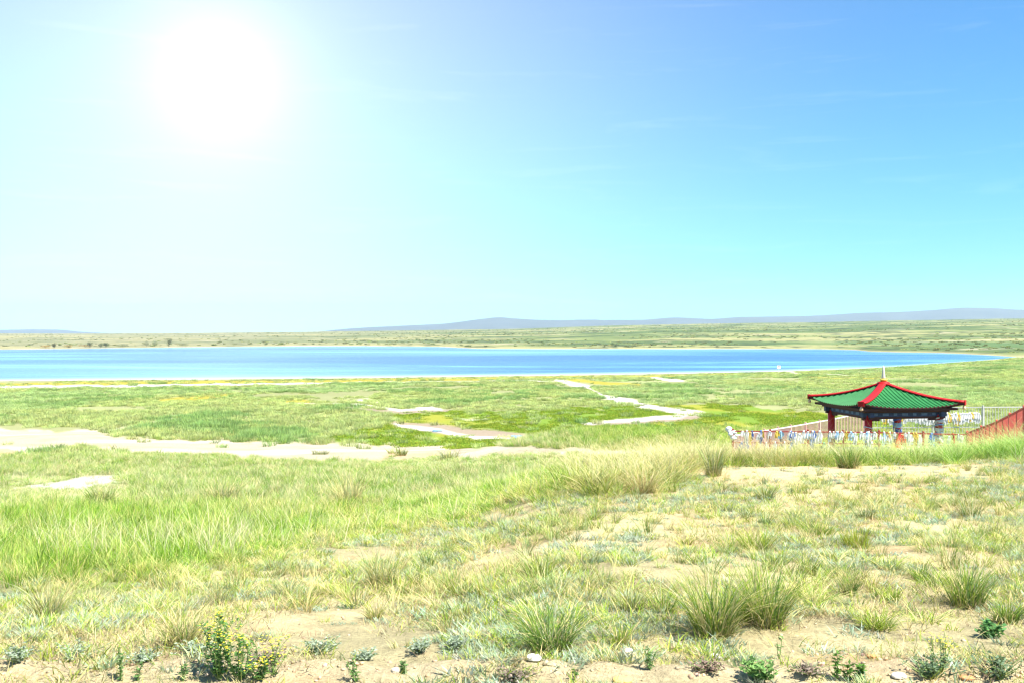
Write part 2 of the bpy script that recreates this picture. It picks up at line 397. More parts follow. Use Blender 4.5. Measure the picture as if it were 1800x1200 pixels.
    s = mul(ramp(fine, .3, .7, .62, 1.22), ramp(mid, .3, .7, .82, 1.16))
    mx = n.new('ShaderNodeVectorMath'); mx.operation = 'SCALE'; l.new(a.outputs['Color'], mx.inputs[0]); l.new(s, mx.inputs['Scale'])
    l.new(mx.outputs[0], b.inputs['Base Color'])
    bp = n.new('ShaderNodeBump'); bp.inputs['Strength'].default_value = .8; bp.inputs['Distance'].default_value = .03
    l.new(fine, bp.inputs['Height']); l.new(bp.outputs[0], b.inputs['Normal'])
    me.materials.append(m)
    o = link(bpy.data.objects.new('ground', me)); tag(o, 'sandy steppe slope and wide grassy plain round the lake', kind='structure')
build_ground()

# ------------------------------------------------------------------ lake
def build_lake():
    pxs = np.concatenate([np.linspace(-1500, 0, 16), np.linspace(20, 1792, 120)])
    rows = 24
    V, Fq = [], []
    for p in pxs:
        Ds, Df = shore_d(p); Ds, Df = float(Ds) * 0.985, float(Df) * 1.012; t = (p - CX) / F
        for k in range(rows + 1):
            D = 1 / ((1 - k / rows) / Ds + (k / rows) / Df); V.append((t * D, D, 0.0))
    n = rows + 1
    for i in range(len(pxs) - 1):
        for k in range(rows): Fq.append((i*n + k, (i+1)*n + k, (i+1)*n + k + 1, i*n + k + 1))
    me = np_mesh('lake', np.array(V), Fq)
    m, nd, l = new_mat('lake_water')
    b = nd.new('ShaderNodeBsdfPrincipled'); o = nd.new('ShaderNodeOutputMaterial'); l.new(b.outputs[0], o.inputs[0])
    b.inputs['IOR'].default_value = 1.33; b.inputs['Specular IOR Level'].default_value = .35
    g = nd.new('ShaderNodeNewGeometry')
    mp = nd.new('ShaderNodeMapping'); mp.inputs['Scale'].default_value = (.0021, .011, 1); l.new(g.outputs['Position'], mp.inputs['Vector'])
    z1 = nd.new('ShaderNodeTexNoise'); z1.inputs['Scale'].default_value = 1.0; z1.inputs['Detail'].default_value = 5; z1.inputs['Roughness'].default_value = .68; z1.inputs['Distortion'].default_value = 1.1
    l.new(mp.outputs[0], z1.inputs['Vector'])
    cr = nd.new('ShaderNodeValToRGB'); l.new(z1.outputs['Fac'], cr.inputs['Fac'])
    e = cr.color_ramp.elements
    e[0].position = .42; e[0].color = (.026, .095, .31, 1); e[1].position = .66; e[1].color = (.16, .38, .56, 1)  # pale bands: sky sheen on calmer streaks, painted into the water colour
    q = cr.color_ramp.elements.new(.54); q.color = (.042, .145, .40, 1)
    mp2 = nd.new('ShaderNodeMapping'); mp2.inputs['Scale'].default_value = (.09, .5, 1); l.new(g.outputs['Position'], mp2.inputs['Vector'])
    z2 = nd.new('ShaderNodeTexNoise'); z2.inputs['Scale'].default_value = 1; z2.inputs['Detail'].default_value = 4; l.new(mp2.outputs[0], z2.inputs['Vector'])
    mr = nd.new('ShaderNodeMapRange'); mr.inputs['From Min'].default_value = .3; mr.inputs['From Max'].default_value = .7; mr.inputs['To Min'].default_value = .82; mr.inputs['To Max'].default_value = 1.18
    l.new(z2.outputs['Fac'], mr.inputs['Value'])
    # shallow milky water along both shores
    at = nd.new('ShaderNodeAttribute'); at.attribute_name = 'shallow'
    sc_ = nd.new('ShaderNodeVectorMath'); sc_.operation = 'SCALE'; l.new(cr.outputs[0], sc_.inputs[0]); l.new(mr.outputs[0], sc_.inputs['Scale'])
    mx = nd.new('ShaderNodeMix'); mx.data_type = 'RGBA'; l.new(at.outputs['Fac'], mx.inputs['Factor'])
    mp4 = nd.new('ShaderNodeMapping'); mp4.inputs['Scale'].default_value = (.0022, .0042, 1); mp4.inputs['Location'].default_value = (.35, .2, 0); l.new(g.outputs['Position'], mp4.inputs['Vector'])
    z4 = nd.new('ShaderNodeTexNoise'); z4.inputs['Scale'].default_value = 1; z4.inputs['Detail'].default_value = 3; l.new(mp4.outputs[0], z4.inputs['Vector'])
    mr4 = nd.new('ShaderNodeMapRange'); mr4.inputs['From Min'].default_value = .46; mr4.inputs['From Max'].default_value = .66; mr4.inputs['To Max'].default_value = .55; l.new(z4.outputs['Fac'], mr4.inputs['Value'])
    mxc = nd.new('ShaderNodeMix'); mxc.data_type = 'RGBA'; l.new(mr4.outputs[0], mxc.inputs['Factor']); l.new(sc_.outputs[0], mxc.inputs['A']); mxc.inputs['B'].default_value = (.19, .42, .54, 1)   # pale sky reflection of calm water, painted into the base colour
    l.new(mxc.outputs['Result'], mx.inputs['A'])
    mx.inputs['B'].default_value = (.40, .54, .58, 1)
    l.new(mx.outputs['Result'], b.inputs['Base Color'])
    b.inputs['Roughness'].default_value = .25
    bp = nd.new('ShaderNodeBump'); bp.inputs['Strength'].default_value = .6; bp.inputs['Distance'].default_value = .25
    mp3 = nd.new('ShaderNodeMapping'); mp3.inputs['Scale'].default_value = (.5, 1.1, 1); l.new(g.outputs['Position'], mp3.inputs['Vector'])
    z3 = nd.new('ShaderNodeTexNoise'); z3.inputs['Scale'].default_value = 1; z3.inputs['Detail'].default_value = 3; l.new(mp3.outputs[0], z3.inputs['Vector'])
    l.new(z3.outputs['Fac'], bp.inputs['Height']); l.new(bp.outputs[0], b.inputs['Normal'])
    me.materials.append(m)
    at_ = me.attributes.new('shallow', 'FLOAT', 'POINT')
    vals = []
    for p in pxs:
        ns, fs = float(NEAR_SHORE(p)), float(FAR_SHORE(p))
        for k in range(rows + 1):
            f = k / rows; row = ns + (fs - ns) * f
            nar = min(1, max(.05, (ns - fs) / 40)); a = max(0, 1 - abs(ns - row) / (5.5 * nar)) * (.5 + .5 * nar); c2 = max(0, 1 - abs(row - fs) / 3.0) * .45
            vals.append(min(1, a * 1.3) if a > c2 else c2 * .6)
    at_.data.foreach_set('value', np.array(vals, np.float32))
    o = link(bpy.data.objects.new('lake', me)); tag(o, 'blue steppe lake with pale wind streaks and a milky near shore', kind='structure')
build_lake()

# ------------------------------------------------------------------ far hills
def build_hills(name, label, pts, dist, depth, col, seed):
    prof = pchip([p[0] for p in pts], [p[1] for p in pts])
    pxs = np.linspace(pts[0][0], pts[-1][0], 260); nd_ = 36
    P, K = np.meshgrid(pxs, np.linspace(0, 1, nd_), indexing='ij')
    D = dist + depth * (K - .5)
    X, Y = (P - CX) / F * D, D
    top = np.maximum((HZ - prof(P)) / F * dist, -60) + 60
    hump = np.sin(np.pi * K) ** .9
    z = -60 + top * hump * (1 + .0 * K)
    z = z + (fbm(X / 900, Y / 900, seed, 5, .55) - .5) * 120 * np.sin(np.pi * K) * np.where(K < .5, 1, .3) * np.clip(1 - np.abs(K - .5) * 0, 0, 1) * (1 - np.exp(-((K - .5) / .12) ** 2))
    V = np.stack([X, Y, z + EYE], -1).reshape(-1, 3)
    i, j = np.meshgrid(np.arange(len(pxs) - 1), np.arange(nd_ - 1), indexing='ij'); b = i * nd_ + j
    f = np.stack([b, b + nd_, b + nd_ + 1, b + 1], -1).reshape(-1, 4)
    me = np_mesh(name, V, f, smoothed=True); me.materials.append(simple(name, col, .95, .35, .003, 0, .05))
    o = link(bpy.data.objects.new(name, me)); tag(o, label, kind='structure')
build_hills('hills', 'long blue ridge of low hills on the right horizon',
            [(470, 592), (560, 583), (610, 578), (700, 573), (780, 569), (850, 560.5), (878, 558), (905, 560), (960, 563), (1040, 564.5), (1120, 563), (1190, 558.5), (1250, 561), (1300, 558), (1400, 556.5), (1500, 552), (1580, 549), (1640, 545.5), (1700, 541.5), (1740, 542), (1800, 545), (2000, 540), (2300, 552)],
            10500, 4200, (.10, .11, .105), 101)
build_hills('hills', 'faint pale hills on the far left horizon', [(-700, 575), (-200, 580), (0, 580), (60, 579), (100, 579.5), (150, 584), (230, 590)], 13000, 3000, (.10, .11, .105), 103)

# ================================================================== grass geometry
def blades(r, n, spread, h, hvar, lean, droop, width, segs, colors, root=(.30, .26, .13), rootw=.35, centre=(0, 0), upright=.3):
    """n curved ribbons; colors = list of (rgb, weight)"""
    ang = r.uniform(0, 2*np.pi, n); rad = spread * np.sqrt(r.uniform(0, 1, n))
    bx, by = centre[0] + rad*np.cos(ang), centre[1] + rad*np.sin(ang)
    dirang = ang + r.normal(0, .9, n); hh = h * (1 - hvar * r.uniform(0, 1, n))
    ln = lean * (upright + (1 - upright) * rad / max(spread, 1e-6)) * r.uniform(.3, 1.5, n); dr = droop * r.uniform(.2, 1.6, n)
    dx, dy = np.cos(dirang), np.sin(dirang)
    side = dirang + np.pi/2 + r.normal(0, .7, n); sx, sy = np.cos(side), np.sin(side)
    w = np.array([q[1] for q in colors], float); ci = r.choice(len(colors), n, p=w / w.sum())
    base = np.array([q[0] for q in colors])[ci] * r.uniform(.78, 1.2, (n, 1))
    s = np.linspace(0, 1, segs + 1)
    V = np.zeros((n, 2*segs + 1, 3)); C = np.zeros((n, 2*segs + 1, 3))
    for k, q in enumerate(s):
        off = hh * (ln * q + dr * q*q); up = hh * (q - .45 * dr * q**3)
        x, y, z = bx + dx*off, by + dy*off, up
        ww = width * (1 - .75 * q ** 1.5) * .5
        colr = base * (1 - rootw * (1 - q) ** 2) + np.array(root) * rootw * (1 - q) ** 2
        if k < segs:
            V[:, 2*k] = np.stack([x - sx*ww, y - sy*ww, z], 1); V[:, 2*k+1] = np.stack([x + sx*ww, y + sy*ww, z], 1)
            C[:, 2*k] = colr; C[:, 2*k+1] = colr
        else:
            V[:, 2*k] = np.stack([x, y, z], 1); C[:, 2*k] = colr
    m = 2*segs + 1; o = np.arange(n)[:, None] * m
    q4 = np.concatenate([o + np.array([[2*k, 2*k+1, 2*k+3, 2*k+2]]) for k in range(segs - 1)]) if segs > 1 else np.zeros((0, 4), int)
    q3 = o + np.array([[2*segs-2, 2*segs-1, 2*segs]])
    return V.reshape(-1, 3), q4, q3, C.reshape(-1, 3)
def join(parts):
    V, F4, F3, C, n = [], [], [], [], 0
    for v, a, b, c in parts:
        V.append(v); F4.append(a + n); F3.append(b + n); C.append(c); n += len(v)
    return np.concatenate(V), np.concatenate(F4), np.concatenate(F3), np.concatenate(C)
GREEN, LIME, OLIVE, SAGE, STRAW, DEEP, BLUE = (.19, .32, .045), (.33, .43, .05), (.27, .29, .07), (.35, .42, .22), (.68, .58, .27), (.10, .21, .045), (.27, .37, .26)
PALE = (.42, .49, .20)

def proto_set(name, makers, mat=M_GRASS):
    c = bpy.data.collections.new(name)
    for k, mk in enumerate(makers):
        v, a, b, cc = mk(np.random.default_rng(1000 + 37*k + len(name)))
        me = np_mesh(f'{name}_{k:02d}', v, a, b, cc); me.materials.append(mat)
        c.objects.link(bpy.data.objects.new(f'{name}_{k:02d}', me))
    return c
def scatter(name, label, coll, nproto, P, rot, scl, tint, pid, cat):
    me = bpy.data.meshes.new(name); me.vertices.add(len(P)); me.vertices.foreach_set('co', P.astype(np.float32).ravel())
    a = me.attributes.new('rot', 'FLOAT_VECTOR', 'POINT'); a.data.foreach_set('vector', rot.astype(np.float32).ravel())
    a = me.attributes.new('scl', 'FLOAT_VECTOR', 'POINT'); a.data.foreach_set('vector', scl.astype(np.float32).ravel())
    a = me.attributes.new('pid', 'INT', 'POINT'); a.data.foreach_set('value', pid.astype(np.int32))
    a = me.attributes.new('tint', 'FLOAT_COLOR', 'POINT'); t4 = np.ones((len(P), 4), np.float32); t4[:, :3] = tint; a.data.foreach_set('color', t4.ravel())
    me.materials.append(M_GRASS)
    o = link(bpy.data.objects.new(name, me)); tag(o, label, cat, kind='stuff')
    ng = bpy.data.node_groups.new(name, 'GeometryNodeTree')
    ng.interface.new_socket('Geometry', in_out='INPUT', socket_type='NodeSocketGeometry'); ng.interface.new_socket('Geometry', in_out='OUTPUT', socket_type='NodeSocketGeometry')
    n, l = ng.nodes, ng.links
    gi, go = n.new('NodeGroupInput'), n.new('NodeGroupOutput')
    ip = n.new('GeometryNodeInstanceOnPoints'); ci = n.new('GeometryNodeCollectionInfo')
    ci.inputs['Collection'].default_value = coll; ci.inputs['Separate Children'].default_value = True; ci.inputs['Reset Children'].default_value = True
    def attr(nm, ty):
        q = n.new('GeometryNodeInputNamedAttribute'); q.data_type = ty; q.inputs['Name'].default_value = nm; return q.outputs['Attribute']
    e2r = n.new('FunctionNodeEulerToRotation'); l.new(attr('rot', 'FLOAT_VECTOR'), e2r.inputs[0])
    l.new(gi.outputs[0], ip.inputs['Points']); l.new(ci.outputs[0], ip.inputs['Instance'])
    ip.inputs['Pick Instance'].default_value = True
    l.new(attr('pid', 'INT'), ip.inputs['Instance Index']); l.new(e2r.outputs[0], ip.inputs['Rotation']); l.new(attr('scl', 'FLOAT_VECTOR'), ip.inputs['Scale'])
    l.new(ip.outputs[0], go.inputs[0])
    md = o.modifiers.new('scatter', 'NODES'); md.node_group = ng
    return o
T_EDGE = 0.64
def sample(n, d0, d1, p, t0=-T_EDGE, t1=T_EDGE):
    t = rng.uniform(t0, t1, n); u = rng.uniform(0, 1, n)
    D = (d0**p + u * (d1**p - d0**p)) ** (1/p) if p else d0 * (d1 / d0) ** u
    X, Y = t * D, D
    z = ground(X, Y)
    Z, px, py, _, _ = zones(X, Y, z)
    return X, Y, z, Z, px, py, t, D
def layer(name, label, coll, npr, S, keep, size, tint, cat, tall=None, tilt=.12, sink=.01):
    X, Y, z = S[0][keep], S[1][keep], S[2][keep]; n = len(X)
    size = size[keep]; tall = size if tall is None else tall[keep]
    P = np.stack([X, Y, z + EYE - sink], 1)
    rot = np.stack([rng.normal(0, tilt, n), rng.normal(0, tilt, n), rng.uniform(0, 6.283, n)], 1)
    scl = np.stack([size, size, tall], 1)
    return scatter(name, label, coll, npr, P, rot, scl, tint[keep], rng.integers(0, npr, n), cat)
def tints(n, base, var=.18, hue=.08):
    b = np.array(base, float)
    b = b if b.ndim == 2 else np.tile(b, (n, 1))
    return b * rng.uniform(1 - var, 1 + var, (n, 1)) * rng.uniform(1 - hue, 1 + hue, (n, 3))

GRASS_ON = True
if GRASS_ON:
    # ---- far plain: broad clumps
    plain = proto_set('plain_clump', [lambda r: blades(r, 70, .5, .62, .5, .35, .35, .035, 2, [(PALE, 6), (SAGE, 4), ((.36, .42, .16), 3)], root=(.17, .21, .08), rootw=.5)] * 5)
    S = sample(95000, 60, 520, 1.15)
    X, Y, z, Z, px, py, t, D = S
    Ds, Df = shore_d(px)
    block = np.maximum.reduce([np.minimum(Z['road'] * 1.0, .985), Z['white'] * .97, Z['mud'] * .97, Z['rust'] * .8, Z['yellow'] * .85, Z['wet'] * .93])
    nn = fbm(X / 14, Y / 22, 201, 3)
    keep = (rng.uniform(0, 1, len(X)) < (1 - block) * smooth(.25, .45, nn)) & (D < Ds * .965) & ~((t > .1) & (D < 66))
    patch = fbm(X / 30, Y / 55, 203, 3)
    col = np.where((patch > .52)[:, None], np.array([1.05, 1.15, 1.02]), np.array([1.16, 1.15, .92]))
    p2 = fbm(X / 11, Y / 16, 205, 3); p3 = fbm(X / 45, Y / 60, 207, 3)
    col = np.where((p2 > .62)[:, None], np.array([.74, .92, .68]), col)
    col = np.where(((p3 > .56) & (p2 < .6))[:, None], np.array([1.14, 1.12, .95]), col)
    layer('plain_grass', 'pale green clumpy steppe grass covering the plain down to the lake', plain, 5, S, keep, rng.uniform(.7, 1.35, len(X)) * (.85 + D / 600), tints(len(X), col, .26, .07), 'grass', tall=rng.uniform(.45, 1.1, len(X)) * (.55 + .9 * p2))
    # ---- scrub dotted over the land beyond the lake
    scrub = proto_set('far_scrub', [lambda r: blades(r, 60, .5, .6, .5, .5, .4, .14, 2, [((.16, .20, .09), 4), ((.22, .24, .11), 3), ((.12, .15, .07), 2)], rootw=.1)] * 3)
    S = sample(9000, 520, 3300, .8, -.6, .6)
    X, Y, z, Z, px, py, t, D = S
    Ds, Df = shore_d(px)
    keep = (D > Df * 1.03) & (rng.uniform(0, 1, len(X)) < smooth(.42, .62, fbm(X / 120, Y / 120, 209, 3)) * (.35 + .65 * smooth(-.4, .1, t)))
    layer('far_scrub', 'dark low scrub dotted over the plain beyond the lake', scrub, 3, S, keep, rng.uniform(1.8, 4.5, len(X)), tints(len(X), (1.45, 1.4, 1.1), .3), 'scrub', tall=rng.uniform(.9, 2.2, len(X)))
    # ---- wetland turf
    turf = proto_set('wet_turf', [lambda r: blades(r, 40, .45, .12, .5, .5, .3, .03, 2, [((.18, .29, .03), 4), ((.30, .31, .04), 2), ((.12, .22, .03), 2)], rootw=.2)] * 3)
    S = sample(60000, 66, 170, 1.2, -.22, .5)
    X, Y, z, Z, px, py, t, D = S
    keep = (rng.uniform(0, 1, len(X)) < Z['wet'] * (1 - np.maximum(Z['white'], Z['mud'])) * smooth(.3, .5, fbm(X / 3, Y / 7, 211, 3)) * .8)
    layer('wet_meadow', 'short vivid green turf in the marshy hollow', turf, 3, S, keep, rng.uniform(.6, 1.5, len(X)), tints(len(X), (1.25, 1.22, 1), .25), 'grass')
    # ---- meadow on the left slope and below the brow
    meadow = proto_set('meadow_tuft', [
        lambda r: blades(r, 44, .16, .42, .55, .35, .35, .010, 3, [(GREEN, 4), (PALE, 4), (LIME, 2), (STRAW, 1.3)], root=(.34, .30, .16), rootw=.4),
        lambda r: blades(r, 40, .18, .36, .55, .45, .4, .010, 3, [(SAGE, 4), (PALE, 4), (GREEN, 3), (STRAW, 1)], root=(.34, .30, .16), rootw=.4),
        lambda r: blades(r, 46, .15, .48, .5, .3, .3, .010, 3, [(GREEN, 5), (LIME, 3), (DEEP, 1)], root=(.28, .28, .12), rootw=.4),
        lambda r: blades(r, 34, .16, .5, .5, .4, .45, .008, 3, [(STRAW, 4), (PALE, 3), (GREEN, 1.5)], root=(.36, .30, .16), rootw=.4)])
    S = sample(60000, 5.3, 80, 1.0)
    X, Y, z, Z, px, py, t, D = S
    block = np.maximum.reduce([Z['road'], Z['white'] * .95, Z['rust'] * .85, Z['wet'] * (D > 55), Z['mound']])
    right = smooth(.03, .1, t)
    hid = (t > .1) & (D > 24) & (D < 35) & (rng.uniform(0, 1, len(X)) < .5)
    nn = fbm(X / 2.6, Y / 2.6, 221, 3)
    yard = (t > .2) & (D > 35) & (D < 54)
    keep = (rng.uniform(0, 1, len(X)) < (1 - Z['bare']) * (1 - block) * np.maximum(smooth(.22, .42, nn), .35) * np.where(yard, .35, 1)) & ~hid
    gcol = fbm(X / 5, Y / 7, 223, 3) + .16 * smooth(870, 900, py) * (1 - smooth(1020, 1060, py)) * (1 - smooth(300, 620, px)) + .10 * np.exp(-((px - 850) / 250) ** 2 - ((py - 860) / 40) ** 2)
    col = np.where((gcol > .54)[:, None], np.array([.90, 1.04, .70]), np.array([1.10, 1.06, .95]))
    veil_w = smooth(20, 30, D) * (1 - right)
    col = col * (1 - veil_w[:, None]) + np.array([1.1, 1.1, 1.25]) * veil_w[:, None]  # left side paler and bluer: veiling glare painted into the grass tint
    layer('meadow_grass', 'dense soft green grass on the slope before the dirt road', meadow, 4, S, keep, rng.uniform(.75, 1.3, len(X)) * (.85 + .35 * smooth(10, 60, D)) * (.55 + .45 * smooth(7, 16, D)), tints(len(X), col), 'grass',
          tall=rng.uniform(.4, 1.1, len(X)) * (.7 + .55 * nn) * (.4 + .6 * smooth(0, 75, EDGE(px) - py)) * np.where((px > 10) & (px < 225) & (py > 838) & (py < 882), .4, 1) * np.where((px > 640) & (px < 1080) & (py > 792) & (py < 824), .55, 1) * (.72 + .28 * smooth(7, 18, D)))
    # ---- tall blond feather grass on the brow
    blond = proto_set('blond_tuft', [
        lambda r: join([blades(r, 46, .15, .55, .5, .45, .45, .007, 4, [(STRAW, 5), (PALE, 3), (OLIVE, 2)], root=(.40, .33, .16), rootw=.5), blades(r, 9, .12, .95, .35, .35, .55, .005, 5, [((.74, .66, .40), 1)], rootw=.1)]),
        lambda r: join([blades(r, 40, .17, .48, .5, .5, .5, .008, 4, [(STRAW, 3), (LIME, 3), (PALE, 3)], root=(.36, .32, .15), rootw=.5), blades(r, 6, .12, .9, .35, .4, .6, .005, 5, [((.74, .66, .40), 1)], rootw=.1)]),
        lambda r: join([blades(r, 50, .15, .46, .5, .4, .4, .009, 4, [(GREEN, 4), (LIME, 4), (STRAW, 2)], root=(.30, .28, .12), rootw=.5), blades(r, 4, .12, .85, .35, .4, .6, .005, 5, [((.74, .66, .40), 1)], rootw=.1)])])
    S = sample(26000, 13, 34, 1.0, .02, T_EDGE)
    X, Y, z, Z, px, py, t, D = S
    beh = smooth(.03, .085, t + .03 * (fbm(X / 3, Y / 3, 231, 2) - .5))
    keep = (rng.uniform(0, 1, len(X)) < beh * (1 - Z['bare']) * (1 - Z['mound']) * np.where(t > .14, .7, .22) * np.where(D > 26, .3, 1))
    gr = np.clip(smooth(.26, .5, t) * .8 + (fbm(X / 2, Y / 2, 233, 2) - .5), 0, 1)
    layer('blond_feather_grass', 'tall blond feather grass along the brow before the pavilion', blond, 3, S, keep, rng.uniform(.7, 1.25, len(X)), tints(len(X), np.stack([.92 - .30 * gr, .92 + .03 * gr, .80 - .28 * gr], 1)), 'grass', tall=rng.uniform(.45, 1.0, len(X)) * np.where((t > .14) & (D > 17.5), 1.1, 1))
    # ---- scattered tall straw stalks in the meadow
    stalk = proto_set('straw_stalk', [lambda r: blades(r, 9, .10, .72, .5, .35, .4, .005, 5, [((.74, .68, .44), 3), (PALE, 1)], rootw=.1)] * 3)
    S = sample(3600, 10, 45, 1.0)
    X, Y, z, Z, px, py, t, D = S
    keep = (rng.uniform(0, 1, len(X)) < (.15 + .85 * (1 - Z['bare'])) * (1 - Z['road']) * (1 - Z['mound']) * smooth(.4, .6, fbm(X / 4, Y / 4, 241, 3)))
    layer('straw_stalks', 'thin dry seed stalks standing above the meadow grass', stalk, 3, S, keep, rng.uniform(.55, 1.0, len(X)), tints(len(X), (1.0, 1.0, .95)), 'grass')
    # ---- sparse cover on the sand
    sage = proto_set('sage_mat', [
        lambda r: blades(r, 46, .055, .050, .6, 1.1, .3, .007, 2, [(SAGE, 3), (BLUE, 3), ((.42, .46, .36), 2)], rootw=.2),
        lambda r: blades(r, 60, .075, .040, .6, 1.3, .3, .007, 2, [(BLUE, 3), ((.40, .45, .37), 3)], rootw=.2),
        lambda r: blades(r, 26, .045, .060, .6, .8, .4, .004, 2, [(STRAW, 3), ((.45, .40, .22), 2), (OLIVE, 2)], rootw=.3),
        lambda r: blades(r, 24, .040, .085, .6, .6, .5, .005, 3, [(LIME, 3), (GREEN, 2), (STRAW, 2)], rootw=.3),
        lambda r: blades(r, 30, .06, .030, .6, 1.6, .2, .004, 2, [((.34, .25, .17), 3), ((.42, .34, .24), 2)], rootw=.1)])
    S = sample(52000, 4.2, 19, .7)
    X, Y, z, Z, px, py, t, D = S
    nn = fbm(X / .9, Y / .9, 251, 4)
    path = np.exp(-((D - 5.55) / .35) ** 2) * smooth(.05, .2, t)              # bare strip
    berm = np.exp(-((D - 4.75) / .22) ** 2)
    rich = smooth(.33, .46, t) * smooth(6.2, 7.5, D) * .6
    keep = rng.uniform(0, 1, len(X)) < (Z['bare'] * smooth(.46, .68, nn + .10 * rich) * (1 - .8 * path) * (1 - .82 * berm) * (1 - .92 * Z['mound']) * .95 + .03)
    layer('sage_ground_cover', 'low silver sage and dry stubble dotted over the sand', sage, 5, S, keep, rng.uniform(.5, 1.5, len(X)), tints(len(X), (1.1, 1.1, 1.05), .2, .06), 'ground cover', sink=.004)
    # ---- dry litter: fallen straw and short stubble between the plants
    litter = proto_set('dry_litter', [
        lambda r: blades(r, 20, .14, .06, .6, 2.0, .1, .003, 2, [(STRAW, 3), ((.50, .40, .20), 3), ((.30, .23, .13), 2)], rootw=.1),
        lambda r: blades(r, 34, .14, .06, .6, .9, .4, .003, 2, [(STRAW, 3), (LIME, 2), (OLIVE, 3), (SAGE, 2)], rootw=.3),
        lambda r: blades(r, 30, .15, .075, .7, .8, .5, .004, 3, [(LIME, 3), (GREEN, 2), (STRAW, 3), (SAGE, 2)], rootw=.3),
        lambda r: blades(r, 18, .12, .03, .6, 1.8, .2, .005, 2, [((.20, .15, .09), 2), ((.33, .25, .15), 3)], rootw=.1)])
    S = sample(30000, 4.5, 18.5, .9)
    X, Y, z, Z, px, py, t, D = S
    nn = fbm(X / 1.1, Y / 1.1, 257, 4)
    path = np.exp(-((D - 5.55) / .38) ** 2) * smooth(.05, .2, t)
    berm = np.exp(-((D - 4.75) / .22) ** 2)
    keep = rng.uniform(0, 1, len(X)) < Z['bare'] * smooth(.40, .60, nn) * .55 * (1 - .75 * path) * (1 - .7 * berm) * (1 - .93 * Z['mound'])
    layer('dry_litter', 'fallen straw and short stubble lying over the sand', litter, 4, S, keep, rng.uniform(.6, 1.4, len(X)), tints(len(X), (1, 1, 1), .25, .06), 'ground cover', sink=.003)
    # ---- small grass tufts on the sand
    small = proto_set('small_tuft', [
        lambda r: blades(r, 46, .05, .20, .6, .5, .5, .0048, 4, [(GREEN, 3), (PALE, 3), (STRAW, 3)], root=(.30, .24, .13), rootw=.5),
        lambda r: blades(r, 40, .06, .17, .6, .6, .5, .005, 4, [(LIME, 4), (GREEN, 3), (STRAW, 2)], root=(.30, .24, .13), rootw=.5),
        lambda r: blades(r, 34, .05, .24, .6, .5, .6, .004, 4, [(STRAW, 5), (PALE, 2)], root=(.34, .27, .15), rootw=.5),
        lambda r: blades(r, 44, .05, .18, .6, .5, .4, .0045, 4, [(SAGE, 3), (OLIVE, 3), (DEEP, 2)], root=(.26, .22, .12), rootw=.5)])
    S = sample(5000, 5.2, 17.5, 1.0)
    X, Y, z, Z, px, py, t, D = S
    nn = fbm(X / 1.5, Y / 1.5, 261, 3)
    rich = smooth(.33, .46, t) * smooth(6.2, 7.5, D)
    path = np.exp(-((D - 5.55) / .35) ** 2) * smooth(.05, .2, t)
    keep = rng.uniform(0, 1, len(X)) < Z['bare'] * (smooth(.42, .64, nn) * .62 + .25 * rich) * smooth(5.3, 7.5, D) * (1 - Z['mound']) * (1 - path)
    layer('sparse_grass', 'thin grass sprouting here and there on the sandy foreground', small, 4, S, keep, rng.uniform(.6, 1.4, len(X)), tints(len(X), (1.05, 1.05, 1.0), .2), 'grass', tall=rng.uniform(.55, 1.35, len(X)))
    # ---- pebbles and crumbs
    def crumb(r):
        import itertools
        v = np.array([(x, y, zz) for x in (-1, 1) for y in (-1, 1) for zz in (-.4, .7)], float) * r.uniform(.5, 1.1, (8, 3)) * .008
        f = np.array([(0,1,3,2),(4,6,7,5),(0,4,5,1),(2,3,7,6),(0,2,6,4),(1,5,7,3)])
        return v, f, np.zeros((0, 3), int), np.tile(np.array([[.60, .50, .34]]), (8, 1))
    crumbs = proto_set('crumb', [crumb] * 5)
    S = sample(12000, 4.3, 10, .3)
    X, Y, z, Z, px, py, t, D = S
    berm = np.exp(-((D - 4.8) / .3) ** 2)
    keep = rng.uniform(0, 1, len(X)) < berm * .5 + .1 * Z['bare']
    layer('pebbles', 'loose crumbs of dry earth and grit on the sand', crumbs, 5, S, keep, rng.uniform(.25, 1.0, len(X)) ** 2 * 1.6 + .15, tints(len(X), (1.05, 1.0, .95), .3), 'pebbles', tilt=.6, sink=0)

# ================================================================== tussocks one can point at
def tussock(px, py, wpx, hpx, cols, label, n=160, droop=.4, lean=.45, stalks=0, dead=.15, root=(.21, .18, .085), bw=.0050):
    p = on_ground(px, py); D = p.y; m = D / F
    r = np.random.default_rng(int(px * 7 + py * 13))
    w, h = wpx * m, hpx * m
    cl = list(cols) + [(STRAW, dead * sum(c[1] for c in cols))]
    k = max(1.0, D / 9)
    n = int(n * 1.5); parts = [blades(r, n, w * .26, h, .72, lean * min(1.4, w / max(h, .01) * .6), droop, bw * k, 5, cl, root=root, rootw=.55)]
    parts.append(blades(r, n // 4, w * .30, h * .35, .5, 1.0, .6, bw * k * .8, 4, [(STRAW, 3), ((.40, .32, .18), 2)], root=root, rootw=.4))
    if stalks: parts.append(blades(r, stalks, w * .2, h * 1.5, .4, .4, .5, .003 * k, 5, [((.74, .67, .42), 1)], rootw=.1))
    v, a, b, c = join(parts)
    me = np_mesh('grass_tussock', v, a, b, c); me.materials.append(M_TUFT)
    o = link(bpy.data.objects.new('grass_tussock', me)); o.location = p - Vector((0, 0, .01))
    return tag(o, label, 'grass tuft', 'grass tussocks on the sandy slope')
G1 = [(GREEN, 5), (LIME, 3), (DEEP, 4), (STRAW, 1)]; G2 = [(LIME, 4), (GREEN, 2)]; G3 = [(DEEP, 4), (GREEN, 3)]; G4 = [(SAGE, 3), (OLIVE, 3), (GREEN, 2)]; G5 = [(STRAW, 4), (PALE, 3), (OLIVE, 2)]
